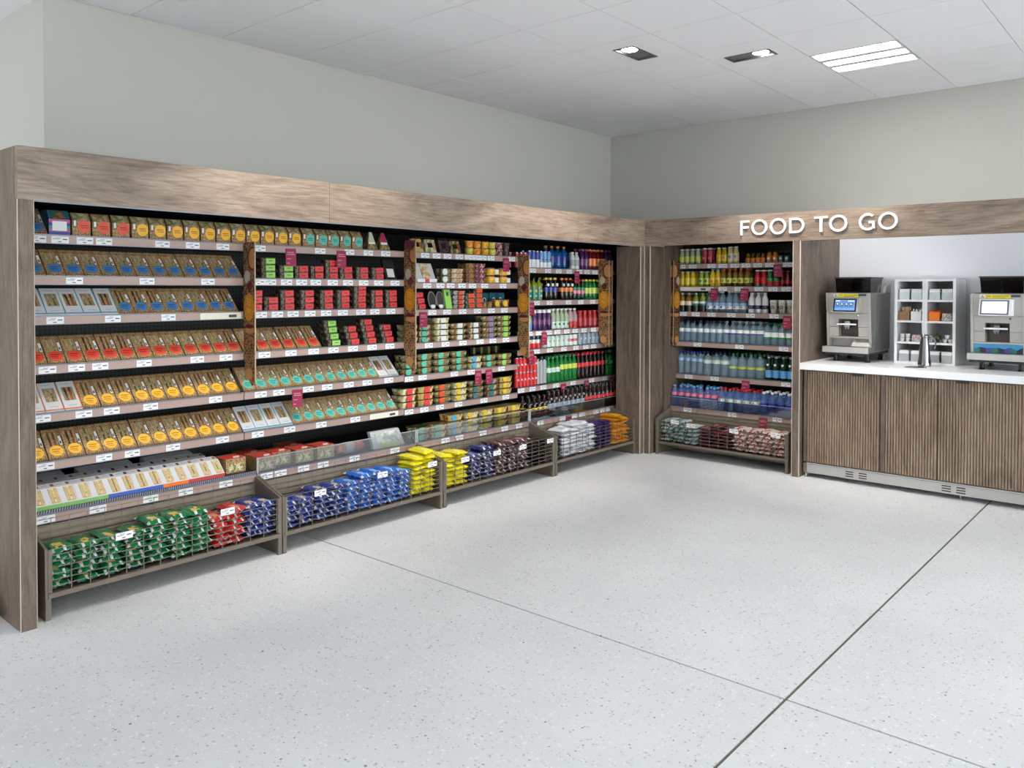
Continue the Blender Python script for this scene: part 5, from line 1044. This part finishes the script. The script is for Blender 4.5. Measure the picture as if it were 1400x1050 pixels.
    MB().hexa([(.02, .1, .565), (.35, .1, .565), (.35, .15, .565), (.02, .15, .565), (.03, .13, .572), (.34, .13, .572), (.34, .15, .572), (.03, .15, .572)]).obj('top_tray', M_blackgl, t)
    MB().prismx([(.43, .5645), (.47, .62), (.58, .64), (.58, .5645)], .345, .367).obj('rear_cover', M_front, t)
    MB().tube([(.3, .45, .056), (.31, .44, .02), (.35, .42, .008), (.37, .40, .02), (.38, .39, .05)], .004).obj('cable', M_white, t)
    return t
machine(1.52, 'steel coffee machine with blue touch screen beside the wooden partition', True)
machine(2.59, 'steel coffee machine with white screen at right picture edge', False)
# ------------------------------------------------------------------ cup-lid organiser and its contents
og = RR('lid_organiser', 'white eight-compartment organiser between the coffee machines', 'organiser')
z0, z1, y0, y1 = ZC, 1.605, .532, .88
for a, b in ((2.022, 2.042), (2.228, 2.2435), (2.2445, 2.264), (2.446, 2.466)): MB().box(a, b, y0, y1, z0, z1).obj('upright', M_white, og)
OZ = [.9295, 1.088, 1.258, 1.425, 1.588]
for a, b in ((2.042, 2.228), (2.264, 2.446)):
    for k, z in enumerate(OZ): MB().box(a, b, y0, y1, z if k else z, z+.016).obj('shelf', M_white, og)
    MB().box(a, b, y1-.008, y1, z0+.016, z1-.017).obj('back_panel', mat('organiser_back', (206, 208, 206), .5), og)
def orz(r): return OZ[r] + .0165
def lids():
    m = MB()
    for k in range(9): m.taper(.076, .0125, .072, .0125, 0, .085 - .002*(k % 2), .008+k*.0135)
    h = MB().box(-.041, .041, -.002, .0, 0, .06).box(-.041, -.039, 0, .12, 0, .06).box(.039, .041, 0, .12, 0, .06)
    return Proto('napkin_stack', 'napkins', m.mesh('napkin_stack', M_paper), [('clear_holder', h.mesh('clear_holder', M_film2))])
LD = lids()
for r, nm in ((3, 'top'), (0, 'lowest')):
    for i, x in enumerate((2.09, 2.18, 2.312, 2.402)):
        LD.put(at('R', x, y0+.02, orz(r)), f'white napkin stack, {ORD[i]} from left, {nm} row of the white organiser', 'napkin stacks in the organiser', -PI/2)
def holder(m, kidname, kidmesh, name, cat, h=.07):
    if m is M_film2: h = .026
    return Proto(name, cat, MB().box(-.038, .038, 0, .002, 0, h).box(-.038, .038, .098, .1, 0, h).box(-.038, -.036, .002, .098, 0, h).box(.036, .038, .002, .098, 0, h).box(-.036, .036, .002, .098, 0, .002).mesh(name, m), [(kidname, kidmesh)])
def sticks(m, h0, h1, seed):
    rnd = random.Random(seed); b = MB()
    for k in range(26):
        x, y = rnd.uniform(-.03, .03), rnd.uniform(.01, .09); b.box(x-.004, x+.004, y-.002, y+.002, .003, rnd.uniform(h0, h1))
    return b.mesh('sticks', m)
holder(mat('kraft_holder', (150, 112, 78), .5), 'stirrer_sticks', sticks(mat('stirrer_wood', (206, 176, 136), .6), .075, .11, 3), 'stirrer_box', 'stirrers').put(at('R', 2.09, y0+.02, orz(2)), 'brown box of wooden stirrers in the white organiser', None, -PI/2)
holder(M_paper, 'sugar_sticks', sticks(M_white, .07, .095, 5), 'sugar_stick_box', 'sugar sticks').put(at('R', 2.178, y0+.02, orz(2)), 'white box of paper sugar sticks beside the wooden stirrers', None, -PI/2)
M_orf = mat('orange_card', (240, 126, 24), .45)
holder(M_orf, 'orange_sachets', MB().hexa([(-.036, .004, .002), (.036, .004, .002), (.036, .097, .002), (-.036, .097, .002), (-.034, .01, .078), (.036, .006, .072), (.034, .096, .092), (-.036, .096, .082)]).mesh('orange_sachets', mat('orange_sachet', (214, 66, 20), .5)), 'sachet_box', 'sachets').put(at('R', 2.31, y0+.02, orz(2)), 'orange sachet box in the right column of the white organiser', None, -PI/2)
holder(M_film2, 'brown_sachets', MB().taper(.07, .09, .068, .088, .003, .06, .05).mesh('brown_sachets', mixed('brown_sugar_sachet', [(150, 110, 84), (190, 160, 134), (126, 88, 66)], 90.)), 'sachet_box', 'sachets').put(at('R', 2.4, y0+.02, orz(2)), 'clear box of brown sachets beside the orange sachet box', None, -PI/2)
MP = Proto('milk_pot', 'milk pot', MB().lathe([(.013, 0), (.018, .026), (.02, .027), (.02, .029)], 12).mesh('milk_pot', M_white, True), [('foil_lid', MB().lathe([(.0205, .0292), (.0205, .0305)], 12).mesh('foil_lid', FOIL))])
for i, (x, k) in enumerate(((2.072, 0), (2.114, 0), (2.072, 1), (2.114, 1))): MP.put(at('R', x, y0+.045, orz(1)+k*.032), f'small milk pot, {("lower", "upper")[k]} {("left", "right")[i % 2]}, left end of organiser third row', 'milk pots in the organiser')
for i, (x, k) in enumerate(((2.382, 0), (2.424, 0), (2.40, 1))): MP.put(at('R', x, y0+.045, orz(1)+k*.032), f'small milk pot, {("lower left", "lower right", "top")[i]}, right end of organiser third row', 'milk pots in the organiser')
holder(M_film2, 'pink_sachets', MB().taper(.07, .09, .068, .088, .003, .055, .05).mesh('pink_sachets', mixed('pink_sachet', [(196, 140, 140), (220, 180, 176), (170, 110, 112)], 90.)), 'sachet_box', 'sachets').put(at('R', 2.184, y0+.02, orz(1)), 'clear box of pink sachets behind the chrome jug', None, -PI/2)
holder(M_film2, 'tea_sachets', MB().taper(.07, .09, .068, .088, .003, .05, .05).mesh('tea_sachets', mixed('green_sachet', [(70, 110, 60), (110, 140, 90), (50, 84, 50)], 90.)), 'sachet_box', 'sachets').put(at('R', 2.312, y0+.02, orz(1)), 'clear box of green sachets right of the chrome jug', None, -PI/2)
jg = thing('chrome_jug', 'tall chrome vacuum jug standing on the worktop before the organiser', 'jug', at('R', 2.288, .37, ZC), -PI/2)
MB().lathe([(.044, 0), (.048, .004), (.048, .02), (.046, .03), (.03, .2), (.026, .222)], 28).obj('body', M_chrome, jg, True)
MB().lathe([(.0265, .2225), (.031, .226), (.031, .236), (.024, .246), (.006, .248)], 24).obj('lid', M_chrome, jg, True)
MB().tube([(.026, 0, .232), (.05, 0, .232), (.07, 0, .212), (.077, 0, .18), (.074, 0, .14)], .006, 8).obj('handle', M_chrome, jg, True)
MB().hexa([(-.01, -.028, .224), (.01, -.028, .224), (.01, -.02, .224), (-.01, -.02, .224), (-.006, -.045, .24), (.006, -.045, .24), (.006, -.02, .24), (-.006, -.02, .24)]).obj('spout', M_chrome, jg)
MB().box(-.012, .012, -.0495, -.044, .006, .016).obj('badge', M_ink, jg)
